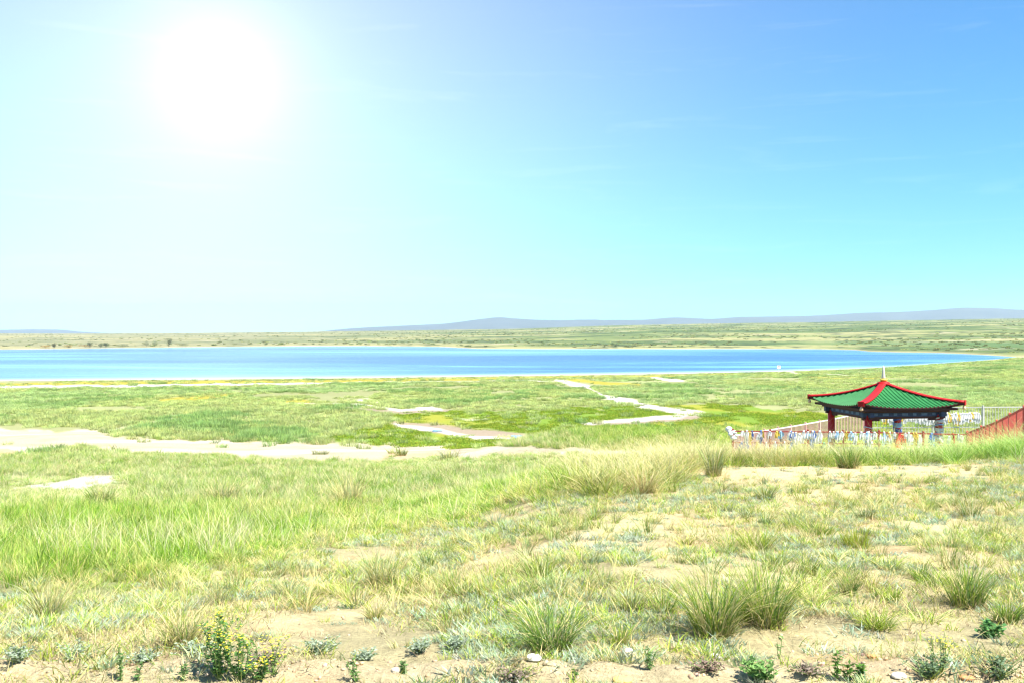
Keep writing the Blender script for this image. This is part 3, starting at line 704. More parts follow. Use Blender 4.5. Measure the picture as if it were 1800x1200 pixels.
TUSSOCKS = [
    (1255, 1118, 120, 150, G1 + [(STRAW, 2)], 'big green and straw grass tussock, left half of the largest clump in the foreground', 320, .5, .62, 12),
    (1345, 1098, 105, 140, G1 + [(STRAW, 1)], 'big upright grass tussock with pale stalks, right half of the largest clump', 300, .5, .62, 12),
    (1302, 1096, 80, 105, G2 + [(STRAW, 2), (GREEN, 3)], 'shorter yellow-green tussock filling the middle of the largest clump', 200, .5, .6, 6),
    (968, 1146, 120, 120, G3, 'dark green drooping grass tussock just behind the white flat stone', 240, .8, .5, 8),
    (1700, 1064, 105, 100, G1, 'dense green grass tussock with dark base near the right edge above the leafy weed', 240, .4, .5, 6),
    (1540, 1104, 90, 48, G2, 'low spreading bright green tuft alone on bare sand', 180, .6, .7, 2),
    (1505, 962, 76, 46, [(LIME, 5), ((.36, .36, .05), 3)], 'yellow-green rounded tuft with a dark shadow, right of middle', 200, .2, .35, 0),
    (1440, 942, 90, 36, G1, 'low mid-green tuft just left of the yellow-green rounded tuft', 150, .3, .6, 0),
    (1330, 965, 95, 52, G2, 'loose lime green tuft right of the pale sage hollow', 170, .4, .5, 2),
    (1492, 822, 66, 52, G3 + [(OLIVE, 3)], 'dark olive tussock on the brow in front of the pavilion', 190, .4, .5, 5),
    (1254, 836, 52, 72, G4, 'tall olive tussock at the left end of the sand mound', 160, .3, .4, 6),
    (1346, 877, 46, 36, G4, 'small olive tuft below the sand mound', 110, .4, .5, 2),
    (1578, 812, 60, 34, G2, 'low green tuft behind the sand mound, right of the dark olive tussock', 120, .4, .5, 2),
    (84, 1092, 70, 86, G4 + [(STRAW, 2)], 'tall greyish tussock leaning left at the left edge', 180, .4, .6, 7),
    (322, 1134, 95, 98, G5 + [(GREEN, 3)], 'pale straw tussock with long stalks behind the yellow flowers', 170, .5, .5, 12),
    (384, 1046, 46, 34, G4, 'small grey-green tuft on bare ground above the yellow flowers', 110, .4, .6, 1),
    (300, 1041, 18, 34, G4, 'tiny upright green tuft left of the small grey-green one', 36, .3, .3, 0),
    (672, 1030, 90, 84, G4 + [(STRAW, 3)], 'wispy grey-green tussock left of centre', 180, .5, .5, 10),
    (752, 1000, 40, 46, G1, 'small dark green tuft right of the wispy tussock', 90, .4, .5, 3),
    (950, 1022, 78, 62, [(LIME, 2), (GREEN, 3), (OLIVE, 3)], 'olive-green tuft with yellowish left flank in the middle foreground', 170, .4, .5, 5),
    (1008, 1006, 28, 22, [((.42, .46, .04), 4), (LIME, 2)], 'tiny acid yellow-green tuft beside the olive-green one', 80, .2, .5, 0),
    (660, 1088, 44, 48, G5 + [(LIME, 3)], 'small yellowish tuft on bare sand left of centre', 90, .5, .6, 4),
    (1090, 1138, 36, 62, G2 + [(STRAW, 3)], 'narrow yellow-green tuft right of the drooping dark tussock', 80, .4, .4, 4),
    (1110, 1078, 70, 66, G4 + [(LIME, 2)], 'loose grey-green tussock left of the largest clump', 140, .5, .5, 6),
    (1165, 1080, 60, 60, G1 + [(STRAW, 3)], 'thin green tussock close to the left flank of the largest clump', 120, .5, .5, 6),
    (1420, 1008, 54, 44, G1, 'fresh green fan-shaped tuft behind the largest clump', 130, .4, .6, 2),
    (1494, 1046, 44, 46, G3 + [(OLIVE, 2)], 'dark narrow tuft in the hollow right of the fan-shaped tuft', 100, .3, .4, 3),
    (1565, 1056, 50, 40, G2, 'small yellow-green tuft behind the low spreading one', 110, .5, .6, 1),
    (1622, 1022, 44, 36, G3, 'small dark green tuft left of the dense tussock at right', 110, .4, .5, 3),
    (1668, 1000, 60, 80, G5 + [(GREEN, 2)], 'sparse tussock of long bleached crossing stalks at right', 60, .3, .5, 14),
    (1770, 1095, 60, 60, G1, 'green tuft cut by the right edge beside the leafy weed', 130, .5, .5, 4),
    (1705, 910, 60, 50, G4, 'grey-green tussock in the rough patch at upper right', 120, .4, .5, 4),
    (1520, 912, 48, 36, G4 + [(DEEP, 2)], 'small dark grass tuft below the middle of the sand mound', 110, .4, .4, 2),
    (390, 884, 90, 52, G5 + [(DEEP, 3)], 'blond tussock with dark base in the left meadow', 200, .4, .5, 8),
    (178, 888, 62, 44, G3 + [(OLIVE, 3)], 'dark olive tussock standing in the left meadow below the white salt patch', 160, .4, .5, 3),
    (610, 890, 76, 80, G5, 'tall bleached tussock in the middle of the meadow', 150, .5, .45, 14),
    (870, 926, 50, 40, [(BLUE, 3), (SAGE, 3), (STRAW, 2)], 'small blue-grey tuft at the lower edge of the meadow', 110, .5, .5, 3),
    (1045, 862, 60, 60, G5 + [(OLIVE, 3)], 'blond arching tussock where the brow grass begins', 180, .6, .6, 8),
    (1128, 866, 96, 60, G5 + [((.45, .33, .16), 3)], 'brownish blond tussock left of the sand mound', 220, .6, .6, 8),
    (705, 800, 34, 18, G4, 'low round tuft on the reddish bank beside the dirt road', 90, .3, .5, 0),
    (790, 806, 62, 22, G4 + [(PALE, 3)], 'wide low tuft at the lower edge of the dirt road', 110, .3, .5, 0),
]
for a in TUSSOCKS: tussock(*a[:6], n=a[6], droop=a[7], lean=a[8], stalks=a[9])

# ================================================================== leafy plants and flowers
M_STEM = simple('green_stem', (.14, .22, .05), .7, .25, 40)
M_FLOWER = simple('yellow_petal', (.80, .66, .03), .6, .1, 60)
def leaf_cloud(r, pts, L, W, col, out=.5, jag=0):
    """small folded leaves along given points (pos, direction)"""
    V, F4, C = [], [], []
    for p, d in pts:
        d = Vector(d); d.normalize(); s = d.cross(Vector((r.normal(), r.normal(), 1.2))).normalized()
        l, w = L * r.uniform(.6, 1.3), W * r.uniform(.7, 1.2); b = len(V)
        up = s.cross(d)
        a0 = Vector(p); a1 = a0 + d*l*.5 + s*w + up*w*.3; a2 = a0 + d*l - up * l * .12; a3 = a0 + d*l*.5 - s*w + up*w*.3
        V += [a0, a1, a2, a3]; F4.append((b, b+1, b+2, b+3))
        c = np.array(col) * r.uniform(.65, 1.3); C += [c, c, c*1.1, c]
    return np.array([tuple(v) for v in V]), np.array(F4), np.zeros((0, 3), int), np.array(C)
def weed(name, px, py, hpx, wpx, label, cat, stems, leaf, leafcol, leaves, flowers=0, spread=.5, group=None, dens=1.0, bend=.15):
    p = on_ground(px, py); m = p.y / F; h, w = hpx * m, wpx * m
    r = np.random.default_rng(int(px * 3 + py * 5 + 1))
    root = empty(name, p - Vector((0, 0, .005))); tag(root, label, cat, group)
    sm, lp, fl = MB(), [], []
    for k in range(stems):
        a = r.uniform(0, 6.283); off = w * .5 * spread * r.uniform(.0, 1) ; hh = h * r.uniform(.6, 1) * (1 - .3 * off / max(w, 1e-6))
        b0 = Vector((0, 0, 0)); b1 = Vector((math.cos(a) * off, math.sin(a) * off, hh))
        mid = (b0 + b1) / 2 + Vector((r.normal() * bend * w, r.normal() * bend * w, hh * .06))
        path = [b0 * (1-q)**2 + mid * 2*q*(1-q) + b1 * q*q for q in np.linspace(0, 1, 6)]
        for i in range(5): sm.bar(path[i], path[i+1], .0035 - .0004*i, .0035 - .0004*i, Vector((1, .1, 0)))
        nl = max(3, int(leaves * hh / h))
        for i in range(nl):
            q = r.uniform(.08, .97); c = b0 * (1-q)**2 + mid * 2*q*(1-q) + b1 * q*q
            aa = r.uniform(0, 6.283); lp.append((c, (math.cos(aa), math.sin(aa), r.uniform(-.1, .8))))
        for i in range(flowers):
            q = r.uniform(.7, 1.05); c = b0 * (1-q)**2 + mid * 2*q*(1-q) + b1 * q*q
            fl.append(c + Vector((r.normal() * .02, r.normal() * .02, r.uniform(0, .02))))
    sm.build('stem', M_STEM, root)
    v, a, b, c = leaf_cloud(r, lp, leaf[0], leaf[1], leafcol)
    me = np_mesh('leaves', v, a, b, c); me.materials.append(M_TUFT); link(bpy.data.objects.new('leaves', me), root)
    if fl:
        fm = MB()
        for c in fl:
            for q in range(5):
                aa = q * 1.2566 + r.uniform(0, .3); d = Vector((math.cos(aa), math.sin(aa), .25)) * r.uniform(.004, .008); s = Vector((-d.y, d.x, 0)) * .45
                b = len(fm.v); fm.v += [tuple(c), tuple(c + d*.6 + s), tuple(c + d), tuple(c + d*.6 - s)]; fm.f.append((b, b+1, b+2, b+3))
        fo = fm.build('flowers', M_FLOWER, root); fo['kind'] = 'stuff'
    return root
DG = (.11, .23, .065)
weed('flowering_weed', 385, 1194, 128, 110, 'bushy dark green weed with yellow flowers at the bottom left', 'weed', 12, (.024, .005), DG, 60, 7, .8, bend=.2)
weed('flowering_weed', 420, 1196, 112, 100, 'tall yellow-flowered weed at the right flank of the bushy one', 'weed', 10, (.024, .005), DG, 56, 7, .8, bend=.2)
weed('flowering_weed', 480, 1188, 84, 120, 'thin branching weed with sparse yellow flowers', 'weed', 7, (.02, .004), (.14, .22, .06), 22, 8, .9)
weed('flowering_weed', 455, 1195, 50, 45, 'low green weed with a few yellow flowers at the bottom edge', 'weed', 8, (.022, .005), DG, 30, 5, 1.1, bend=.3)
weed('flowering_weed', 1655, 1184, 84, 70, 'thin yellow-flowered weed rising from the grey-green shrub at right', 'weed', 5, (.02, .004), (.14, .22, .06), 14, 7, .9)
FERN = [(212, 1197, 64, 24, 'slim ferny green weed, leftmost at the bottom edge', 4), (242, 1197, 46, 22, 'short ferny weed right of the leftmost one', 3), (322, 1198, 52, 18, 'slim dark weed left of the yellow-flowered bush', 3),
        (626, 1198, 50, 36, 'leafy green weed at the bottom edge left of centre', 4), (1142, 1178, 52, 26, 'upright ferny weed on the earth bank right of the white stone', 4),
        (1370, 1158, 60, 14, 'single thin upright weed stem below the largest grass clump', 2), (1010, 1196, 30, 12, 'tiny weed sprout on the earth bank', 2), (710, 1184, 28, 22, 'small dry weed on the earth bank', 4)]
for x, y, h, w, lab, ns in FERN: weed('leafy_weed', x, y, h, w, lab, 'weed', ns, (.020, .005), (.15, .27, .09), 26, 0, .9, 'small weeds along the earth bank')
for x, h, lab in ((1470, 62, 'leafy green stem, left of the three at the bottom right'), (1492, 50, 'leafy green stem, middle of the three at the bottom right'), (1512, 34, 'leafy green stem, shortest of the three at the bottom right')):
    weed('slender_weed', x, 1197, h, 14, lab, 'weed', 2, (.03, .006), (.12, .24, .05), 44, 0, .3, 'green stems at the bottom right')
weed('broad_leaf_weed', 1332, 1197, 42, 80, 'low broad-leaved bluish green plant at the bottom right', 'weed', 22, (.026, .011), (.20, .35, .11), 24, 0, 1.2, bend=.2)
weed('broad_leaf_weed', 1738, 1120, 34, 50, 'low dark broad-leaved plant beside the right edge', 'weed', 18, (.026, .011), (.12, .27, .09), 24, 0, 1.2, bend=.2)
SHRUBS = [(1640, 1192, 48, 120, 'sprawling grey-green wormwood shrub at the bottom right', (.17, .24, .14)), (1755, 1194, 50, 110, 'grey-green wormwood shrub in the bottom right corner', (.18, .25, .15)),
          (905, 1196, 26, 90, 'dry greyish thorny cushion at the bottom middle', (.30, .24, .19)), (1240, 1182, 20, 70, 'dry brown cushion on the earth bank right of the narrow weed', (.30, .22, .17)),
          (1420, 1186, 20, 80, 'dry brown cushion beside the broad-leaved plant', (.32, .25, .20)), (470, 1162, 20, 90, 'dry purplish cushion beside the yellow flowers', (.32, .25, .21)),
          (130, 1158, 28, 170, 'silvery sage cushion along the bank at the left', (.34, .41, .30)), (340, 1150, 24, 110, 'silvery sage cushion left of the yellow flowers', (.34, .41, .30)),
          (560, 1150, 32, 90, 'silvery sage cushion right of the yellow flowers', (.34, .41, .30)), (735, 1148, 30, 60, 'rounded silvery sage cushion left of centre on the bank', (.34, .41, .30)),
          (800, 1144, 28, 70, 'silvery sage cushion left of the drooping dark tussock', (.34, .41, .30)), (640, 1160, 20, 60, 'low silvery sage cushion above the leafy weed', (.34, .41, .30)),
          (250, 1165, 24, 80, 'thin silvery sage cushion above the short ferny weed', (.34, .41, .30)), (30, 1165, 30, 90, 'blue-green sage cushion in the left corner', (.34, .41, .30))]
for x, y, h, w, lab, c in SHRUBS: weed('sage_cushion', x, y, h, w, lab, 'shrub', 34, (.022, .005), c, 16, 0, 1.1, 'low cushions along the bank', bend=.08)

# ================================================================== stones
M_STONES = {k: simple('stone_' + k, c, .9, .25, 25, .6, .2) for k, c in dict(white=(.74, .70, .62), pale=(.66, .57, .42), yellow=(.70, .50, .16), rust=(.55, .28, .12)).items()}
def stone(px, py, wpx, hpx, mat, label, seed):
    p = on_ground(px, py); m = p.y / F; r = np.random.default_rng(seed)
    n, k = 14, 7; V, Fq = [], []
    for j in range(k + 1):
        ph = math.pi * j / k
        for i in range(n):
            a = 2*math.pi*i/n
            v = Vector((math.sin(ph)*math.cos(a), math.sin(ph)*math.sin(a)*.8, math.cos(ph)))
            q = 1 + .35 * (float(fbm(np.array([v.x*1.5 + v.z + seed]), np.array([v.y*1.5 - v.z + 3*seed]), seed, 3)[0]) - .5)
            e = [math.copysign(abs(c) ** .75, c) for c in v]
            V.append((e[0]*wpx*m*.5*q, e[1]*wpx*m*.5*q, e[2]*hpx*m*.6*q + hpx*m*.25))
    for j in range(k):
        for i in range(n): Fq.append((j*n+i, (j+1)*n+i, (j+1)*n+(i+1) % n, j*n+(i+1) % n))
    me = bpy.data.meshes.new('stone'); me.from_pydata(V, [], Fq); me.materials.append(M_STONES[mat])
    o = link(bpy.data.objects.new('stone', me)); o.location = p; o.rotation_euler = (0, 0, r.uniform(-.5, .5))
    tag(o, label, 'stone', 'stones on the earth bank')
stone(938, 1158, 26, 9, 'white', 'flat white stone in front of the drooping dark tussock', 3)
stone(1105, 1152, 24, 14, 'pale', 'rounded pale stone on the bank right of the white one', 5)
stone(1095, 1197, 34, 9, 'yellow', 'flat yellow stone at the bottom edge', 8)
stone(1256, 1158, 22, 12, 'white', 'roundish whitish stone below the largest grass clump', 12)
stone(695, 1180, 16, 9, 'pale', 'small pale stone beside the small dry weed', 17)
stone(1532, 1156, 16, 6, 'rust', 'small orange stone above the green stems', 21)
stone(1700, 1194, 26, 6, 'rust', 'flat orange-brown stone between the two wormwood shrubs', 25)
stone(445, 1166, 18, 10, 'white', 'whitish lump of earth right of the yellow-flowered bush', 29)
stone(1580, 1190, 26, 8, 'white', 'pale flat stone right of the three green stems', 33)

# ================================================================== pavilion
M_RED = simple('red_paint', (.40, .010, .012), .55, .2, 4, .05, .2)
M_REDC = simple('red_column_paint', (.60, .02, .015), .4, .15, 3)
M_TILE = simple('green_roof_sheet', (.024, .16, .045), .6, .5, 2.2, 0, .2)
M_DARK = simple('dark_timber', (.07, .022, .02), .7, .3, 6)
M_BLUE = simple('painted_beam', (.035, .055, .13), .6, .6, 9)
M_GOLD = simple('gold_paint', (.75, .50, .06), .35, .1, 6)
M_SILVER = simple('pale_metal', (.62, .58, .50), .4, .15, 8)
M_WHITE = simple('white_paint', (.72, .70, .68), .6, .15, 8)
M_PINK = simple('faded_pink_paint', (.62, .36, .34), .6, .18, 8)
M_RAIL = simple('old_red_paint', (.30, .035, .03), .6, .3, 8)
M_STONEF = simple('plinth_stone', (.42, .38, .32), .9, .2, 5, .4)
M_PATTERN = simple('beam_pattern', (.10, .16, .30), .6, .3, 14)

PD = 42.0
pc = Vector(((1553 - CX) / F * PD, PD, 0))
va = math.atan2(pc.x, pc.y)                       # azimuth of the line of sight
vdir = Vector((math.sin(va), math.cos(va), 0)); rdir = Vector((math.cos(va), -math.sin(va), 0))
psi = math.asin(.26)
e_front = -(vdir * math.cos(psi)) - rdir * math.sin(psi)      # towards the front corner
PZ = gz(pc.x, pc.y)
pav = empty('pavilion', (pc.x, pc.y, PZ), math.atan2(e_front.y, e_front.x) - math.pi/4)
tag(pav, 'open square pavilion with curved green roof, red ridges and a spire', 'pavilion')
def ZR(rel): return EYE + rel - PZ                 # a height below the eye, in the pavilion's own frame
HW = 3.14 / math.sqrt(2); CW = 2.2 / math.sqrt(2)
z_corner, z_eave, z_apex, z_tip = ZR(-2.89), ZR(-3.10), ZR(-2.20), ZR(-1.49)
def z_mid(v): return z_eave + (z_apex - z_eave) * (.55*v + .45*v*v)
def z_hip(v): return z_corner + (z_apex - z_corner) * (.12*v + .88*v**1.9)
def roof_z(s, v):
    w = HW * (1 - v); u = min(1, abs(s) / w) if w > 1e-5 else 1
    return z_mid(v) + (z_hip(v) - z_mid(v)) * u**2.6
# own axes: corner directions lie on the diagonals; the front corner is (+,+)
RIBS = 25; PERRIB = 6
for side in range(4):
    V, Fq, rows = [], [], 16
    n = RIBS * PERRIB
    for i in range(n + 1):
        s = -HW + 2*HW*i/n; s = max(-HW*.998, min(HW*.998, s)); vm_ = 1 - abs(s)/HW
        ph = (i % PERRIB) / PERRIB; rib = .045 * max(0, math.sin(math.pi * ph * 2)) 
        for j in range(rows + 1):
            v = min(j / rows, vm_ * (1 - 1e-3 * (rows - j) / rows)); y = HW * (1 - v)
            V.append((s, y * 1.0, roof_z(s, v) + rib * (1 if j < rows else .3)))
    m_ = rows + 1
    for i in range(n):
        for j in range(rows): Fq.append((i*m_+j, i*m_+j+1, (i+1)*m_+j+1, (i+1)*m_+j))
    a = side * math.pi/2
    V = [(x*math.cos(a) - y*math.sin(a), x*math.sin(a) + y*math.cos(a), z) for x, y, z in V]
    me = bpy.data.meshes.new('roof_panel'); me.from_pydata(V, [], Fq); me.materials.append(M_TILE); me.materials.append(M_DARK)
    o = link(bpy.data.objects.new('roof_panel', me), pav)
    sd = o.modifiers.new('thickness', 'SOLIDIFY'); sd.thickness = .05; sd.offset = -1.0; sd.material_offset = 1; sd.material_offset_rim = 1
for k in range(4):
    a = math.pi/4 + k * math.pi/2
    d = Vector((math.cos(a), math.sin(a), 0)); s = Vector((-d.y, d.x, 0))
    mb = MB(); N = 18
    for i in range(N + 1):
        v = i / N; rr = HW * math.sqrt(2) * (1 - v) * (1.0) + .05*(1-v); c = d * rr; z = z_hip(v)
        hw_ = .165 + .02 * (1 - v)
        for off, dz in ((-hw_, .0), (-hw_*.6, .042), (0, .055), (hw_*.6, .042), (hw_, .0)):
            mb.v.append(tuple(c + s*off + Vector((0, 0, z + dz + .02))))
    for i in range(N):
        for q in range(4): mb.f.append((i*5+q, i*5+q+1, (i+1)*5+q+1, (i+1)*5+q))
    o = mb.build('ridge_cap', M_RED, pav, sm=True); sd = o.modifiers.new('thickness', 'SOLIDIFY'); sd.thickness = .04; sd.offset = -1
    # corner rafter with a painted upturned end
    mb = MB()
    p0 = d * (CW * 1.30) + Vector((0, 0, z_eave - .02)); p1 = d * (HW*1.414 + .02) + Vector((0, 0, z_corner - .055)); p1b = d * (HW*1.414*.86) + Vector((0, 0, z_corner - .16))
    mb.bar(p0, p1b, .16, .13); mb.bar(p1b, p1, .15, .11)
    ra = mb.build('corner_rafter', M_DARK, pav)
    MB().box(d * (HW*1.414 + .055) + Vector((0, 0, z_corner - .02)), (.05, .24, .20), Matrix.Rotation(a, 3, 'Z')).build('ridge_end', M_RED, ra, bevel=.01)
    MB().lathe([(.015, 0), (.075, .02), (.06, .09), (.02, .19)], 10, tuple(d * (HW*1.414 + .02) + Vector((0, 0, z_corner - .30)))).build('corner_bell', simple('bell_ochre', (.75, .48, .28), .6, .2, 9), ra, sm=True)
# stepped bracket rings under the eaves
for hw_, z0, hh, mat, nm in ((CW + .44, z_eave - .085, .09, M_DARK, 'eave_bracket'), (CW + .22, z_eave - .17, .085, M_DARK, 'eave_bracket')):
    for side in range(4):
        a = side * math.pi/2; rm = Matrix.Rotation(a, 3, 'Z')
        MB().box(rm @ Vector((0, hw_, z0)), (2*hw_ - .16 if side % 2 else 2*hw_ + .16, .13, hh), rm).build(nm, mat, pav)
for side in range(4):
    a = side * math.pi/2; rm = Matrix.Rotation(a, 3, 'Z'); zb = z_eave - .30
    L = 2*CW + (.62 if side % 2 else .60)
    be = MB().box(rm @ Vector((0, CW, zb + (.004 if side % 2 else 0))), (L, .17, .19), rm).build('beam', M_BLUE, pav)
    for k in range(7):
        x = -CW + .28 + k * (2*CW - .56) / 6
        MB().box(rm @ Vector((x, CW + .089, zb)), (.26 if k % 2 else .15, .012, .10), rm).build('painted_panel', M_PATTERN, be)
    MB().box(rm @ Vector((0, CW, zb - .14)), (L - .1 - (.004 if side % 2 else 0), .13, .09), rm).build('lower_beam', M_DARK, pav)
    for sx in (-1, 1):
        MB().box(rm @ Vector((sx * (CW - .30), CW, zb - .225)), (.34, .10, .08), rm).build('beam_bracket', M_DARK, pav, bevel=.01)
z_beam = z_eave - .30 - .19
colpos = []
for sx, sy in ((1, 1), (-1, 1), (-1, -1), (1, -1)):
    c = MB().lathe([(.20, -.3), (.20, .14), (.165, .16), (.155, z_beam * .5), (.15, z_beam + .16)], 20, (sx*CW, sy*CW, 0)).build('column', M_REDC, pav, sm=False)
    for p in c.data.polygons: p.use_smooth = len(p.vertices) == 4
    colpos.append((sx*CW, sy*CW))
MB().box((0, 0, -.10), (2*CW + 1.1, 2*CW + 1.1, .34)).build('plinth', M_STONEF, pav, bevel=.02)
cap = MB().lathe([(.30, z_apex - .10), (.24, z_apex + .02), (.10, z_apex + .07), (.02, z_apex + .08)], 16).build('roof_cap', M_RED, pav, sm=True)
sp = MB().lathe([(.05, z_apex + .06), (.15, z_apex + .09), (.16, z_apex + .14), (.08, z_apex + .16)], 14).build('spire_base', M_GOLD, pav, sm=True)
MB().lathe([(.075, z_apex + .15), (.08, z_apex + .22), (.055, z_apex + .40), (.045, z_apex + .62), (.012, z_tip)], 14).build('spire', M_SILVER, sp, sm=True)

# ================================================================== fences
PICKET = {}
def fence(name, pts, h, rails, mat, label, gap=.13, pick=(.020, .020), posts=2.0, postmat=None, railmat=None, picket=True, tops=None, posth=.06):
    """pts: plan polyline; tops optional rail height per point; parts: posts, rails, pickets"""
    P = [Vector((x, y, gz(x, y))) for x, y in pts]
    root = empty(name, P[0]); tag(root, label, 'fence')
    tp = tops or [p.z + h for p in P]
    pm, rmt = postmat or mat, railmat or mat
    key = (mat.name, h)
    for i in range(len(P) - 1):
        a, b = P[i].copy(), P[i+1].copy(); L = (b - a).xy.length
        A, B = a.copy(), b.copy(); A.z, B.z = tp[i], tp[i+1]
        d = (b - a); ang = math.atan2(d.y, d.x)
        for f in rails:
            off = -(1 - f) * h
            MB().bar(A + Vector((0, 0, off)) - P[0], B + Vector((0, 0, off)) - P[0], .045, .045).build('rail', rmt, root)
        k = max(1, round(L / posts))
        for q in range(k + (1 if i == len(P) - 2 else 0)):
            f = q / k; t = A.lerp(B, f) - P[0]
            MB().box((t.x, t.y, t.z - h/2 + posth/2 - .02), (.075, .075, h + posth + .1), Matrix.Rotation(ang, 3, 'Z')).build('post', pm, root, bevel=.006)
        if picket:
            n = int(L / gap); me = PICKET.get(key)
            if me is None:
                lo, hi = (rails[-1] if len(rails) > 1 else .1), rails[0]
                me = MB().box((0, 0, -(1 - (lo + hi)/2) * h), (pick[0], pick[1], (hi - lo) * h + .06)).mesh('picket', mat); PICKET[key] = me
            for q in range(n):
                f = (q + .5) / n; t = A.lerp(B, f) - P[0]
                o = bpy.data.objects.new('picket', me); o.location = t; o.rotation_euler = (0, 0, ang); link(o, root)
    return root, P, tp
def atD(px, D): return ((px - CX) / F * D, D)
def relz(py, D): return EYE - (py - HZ) / F * D
bf = [atD(1528, 50.5), atD(1640, 50.2), atD(1728, 50.0), atD(1830, 50.4)]
fence('picket_fence', bf, 1.42, (1.0, .30, .06), simple('weathered_grey_paint', (.46, .45, .43), .6, .3, 8), 'white metal picket fence behind the pavilion', tops=[relz(716.5, 50.5), relz(716, 50.2), relz(715, 50), relz(714.5, 50.4)], gap=.15, posts=2.4)
lf = [atD(1290, 39.6), atD(1390, 45.8), atD(1464, 49.0), atD(1519, 50.4)]
fence('picket_fence', lf, 1.20, (1.0, .10), M_PINK, 'faded pink picket fence running back along the left of the pavilion', tops=[relz(765, 39.6), relz(749, 45.8), relz(736, 49), relz(724, 50.4)], gap=.115, posts=1.7, railmat=M_WHITE, pick=(.03, .03))
rf = [atD(1700, 40.5), atD(1752, 36.5), atD(1800, 33.5), atD(1860, 31)]
fence('stair_railing', rf, 1.25, (1.0, .12), simple('bright_red_paint', (.70, .13, .10), .6, .25, 8), 'red railing climbing the slope at the right edge', tops=[relz(760, 40.5), relz(741, 36.5), relz(716, 33.5), relz(694, 31)], gap=.12, posts=1.8, pick=(.028, .028))
ff = [atD(1288, 38.6), atD(1420, 38.3), atD(1545, 38.0), atD(1700, 38.2)]
_, FP, FT = fence('front_rail', ff, 1.15, (1.0, .62, .25), M_RAIL, 'low red rail hung with scarves in front of the pavilion', tops=[relz(757, 38.6), relz(758, 38.3), relz(759.5, 38.0), relz(763, 38.2)], picket=False, posts=1.5)

# ================================================================== scarves
SC = {'white': (.66, .65, .66), 'yellow': (.68, .46, .08), 'blue': (.07, .15, .44), 'sky blue': (.30, .50, .72), 'red': (.55, .04, .04), 'green': (.10, .40, .22)}
M_SC = {k: simple('scarf_' + k.replace(' ', '_'), c, .8, .12, 12, 0, .1) for k, c in SC.items()}
def scarf_mesh(col, w, L, seed):
    r = np.random.default_rng(seed); V, Fq = [], []
    for tail in (0, 1):
        b = len(V); nx, nzr = 5, 7; l = L * (1 if tail == 0 else r.uniform(.55, .95)); sl_ = r.uniform(-.25, .25); ph = r.uniform(0, 6)
        for j in range(nzr + 1):
            q = j / nzr; ww = w * (.35 + .65 * min(1, q * 2.2))
            for i in range(nx + 1):
                u = i / nx - .5
                V.append((u*ww + sl_*q*l*.6 + (tail - .5)*w*.35, -.035 - .02*tail + .03*math.sin(u*9 + ph + q*2) * (.3 + q), -q*l + .02*math.sin(u*7 + ph)))
        for j in range(nzr):
            for i in range(nx): a = b + j*(nx+1) + i; Fq.append((a, a+1, a+nx+2, a+nx+1))
    b = len(V); n = 8                                    # knot round the rail
    for j in range(3):
        for i in range(n):
            a = 2*math.pi*i/n; V.append(((j - 1)*w*.22, .05*math.cos(a), .05*math.sin(a)))
    for j in range(2):
        for i in range(n): Fq.append((b+j*n+i, b+j*n+(i+1) % n, b+(j+1)*n+(i+1) % n, b+(j+1)*n+i))
    me = bpy.data.meshes.new('scarf'); me.from_pydata(V, [], Fq); me.materials.append(M_SC[col]); 
    for p in me.polygons: p.use_smooth = True
    return me
_cache = {}
def scarf(pos, ang, col, label, group, w=.16, L=.42):
    k = R.randrange(3); key = (col, k)
    if key not in _cache: _cache[key] = scarf_mesh(col, .16, .42, hash(col) % 97 * 0 + k * 7 + len(col))
    o = bpy.data.objects.new('scarf', _cache[key]); o.location = pos; o.rotation_euler = (0, R.uniform(-.08, .08), ang); o.scale = (w / .16, 1, L / .42)
    link(o); return tag(o, label, 'scarf', group)
def along(P, T, f):
    L = [(P[i+1] - P[i]).xy.length for i in range(len(P) - 1)]; s = f * sum(L)
    for i, l in enumerate(L):
        if s <= l or i == len(L) - 1:
            q = s / l; p = P[i].lerp(P[i+1], q); d = P[i+1] - P[i]
            return Vector((p.x, p.y, T[i] + (T[i+1] - T[i]) * q)), math.atan2(d.y, d.x)
        s -= l
def frac_of(px, P):                                       # position along the front rail for a column of the photograph
    best = min(range(401), key=lambda k: abs(CX + F * (lambda v: v.x / v.y)(along(P, [0]*len(P), k/400)[0]) - px)); return best / 400
FRONT = [(1313, 'blue'), (1322, 'blue'), (1306, 'white'), (1330, 'yellow'), (1335, 'white'), (1341, 'yellow'), (1347, 'white'), (1353, 'white'), (1363, 'white'), (1366, 'yellow'), (1372, 'sky blue'), (1379, 'white'), (1389, 'blue'), (1394, 'white'),
         (1399, 'white'), (1405, 'white'), (1413, 'white'), (1420, 'white'), (1428, 'white'), (1434, 'white'), (1441, 'white'), (1448, 'green'), (1456, 'white'), (1465, 'white'), (1473, 'white'), (1480, 'white'), (1487, 'yellow'), (1495, 'white'), (1503, 'white'),
         (1514, 'white'), (1519, 'white'), (1524, 'sky blue'), (1530, 'white'), (1537, 'white'), (1547, 'white'), (1554, 'white'), (1560, 'white'), (1564, 'white'), (1572, 'white'), (1586, 'red'), (1591, 'white'), (1597, 'white'), (1605, 'yellow'), (1610, 'yellow'),
         (1616, 'white'), (1637, 'blue'), (1641, 'blue'), (1668, 'white'), (1675, 'red'), (1684, 'white')]
FRONT += [(R.uniform(1300, 1500), R.choice(['white', 'white', 'white', 'sky blue', 'blue', 'yellow'])) for _ in range(16)] + [(R.uniform(1512, 1690), R.choice(['white', 'white', 'sky blue', 'blue', 'yellow', 'white'])) for _ in range(10)]
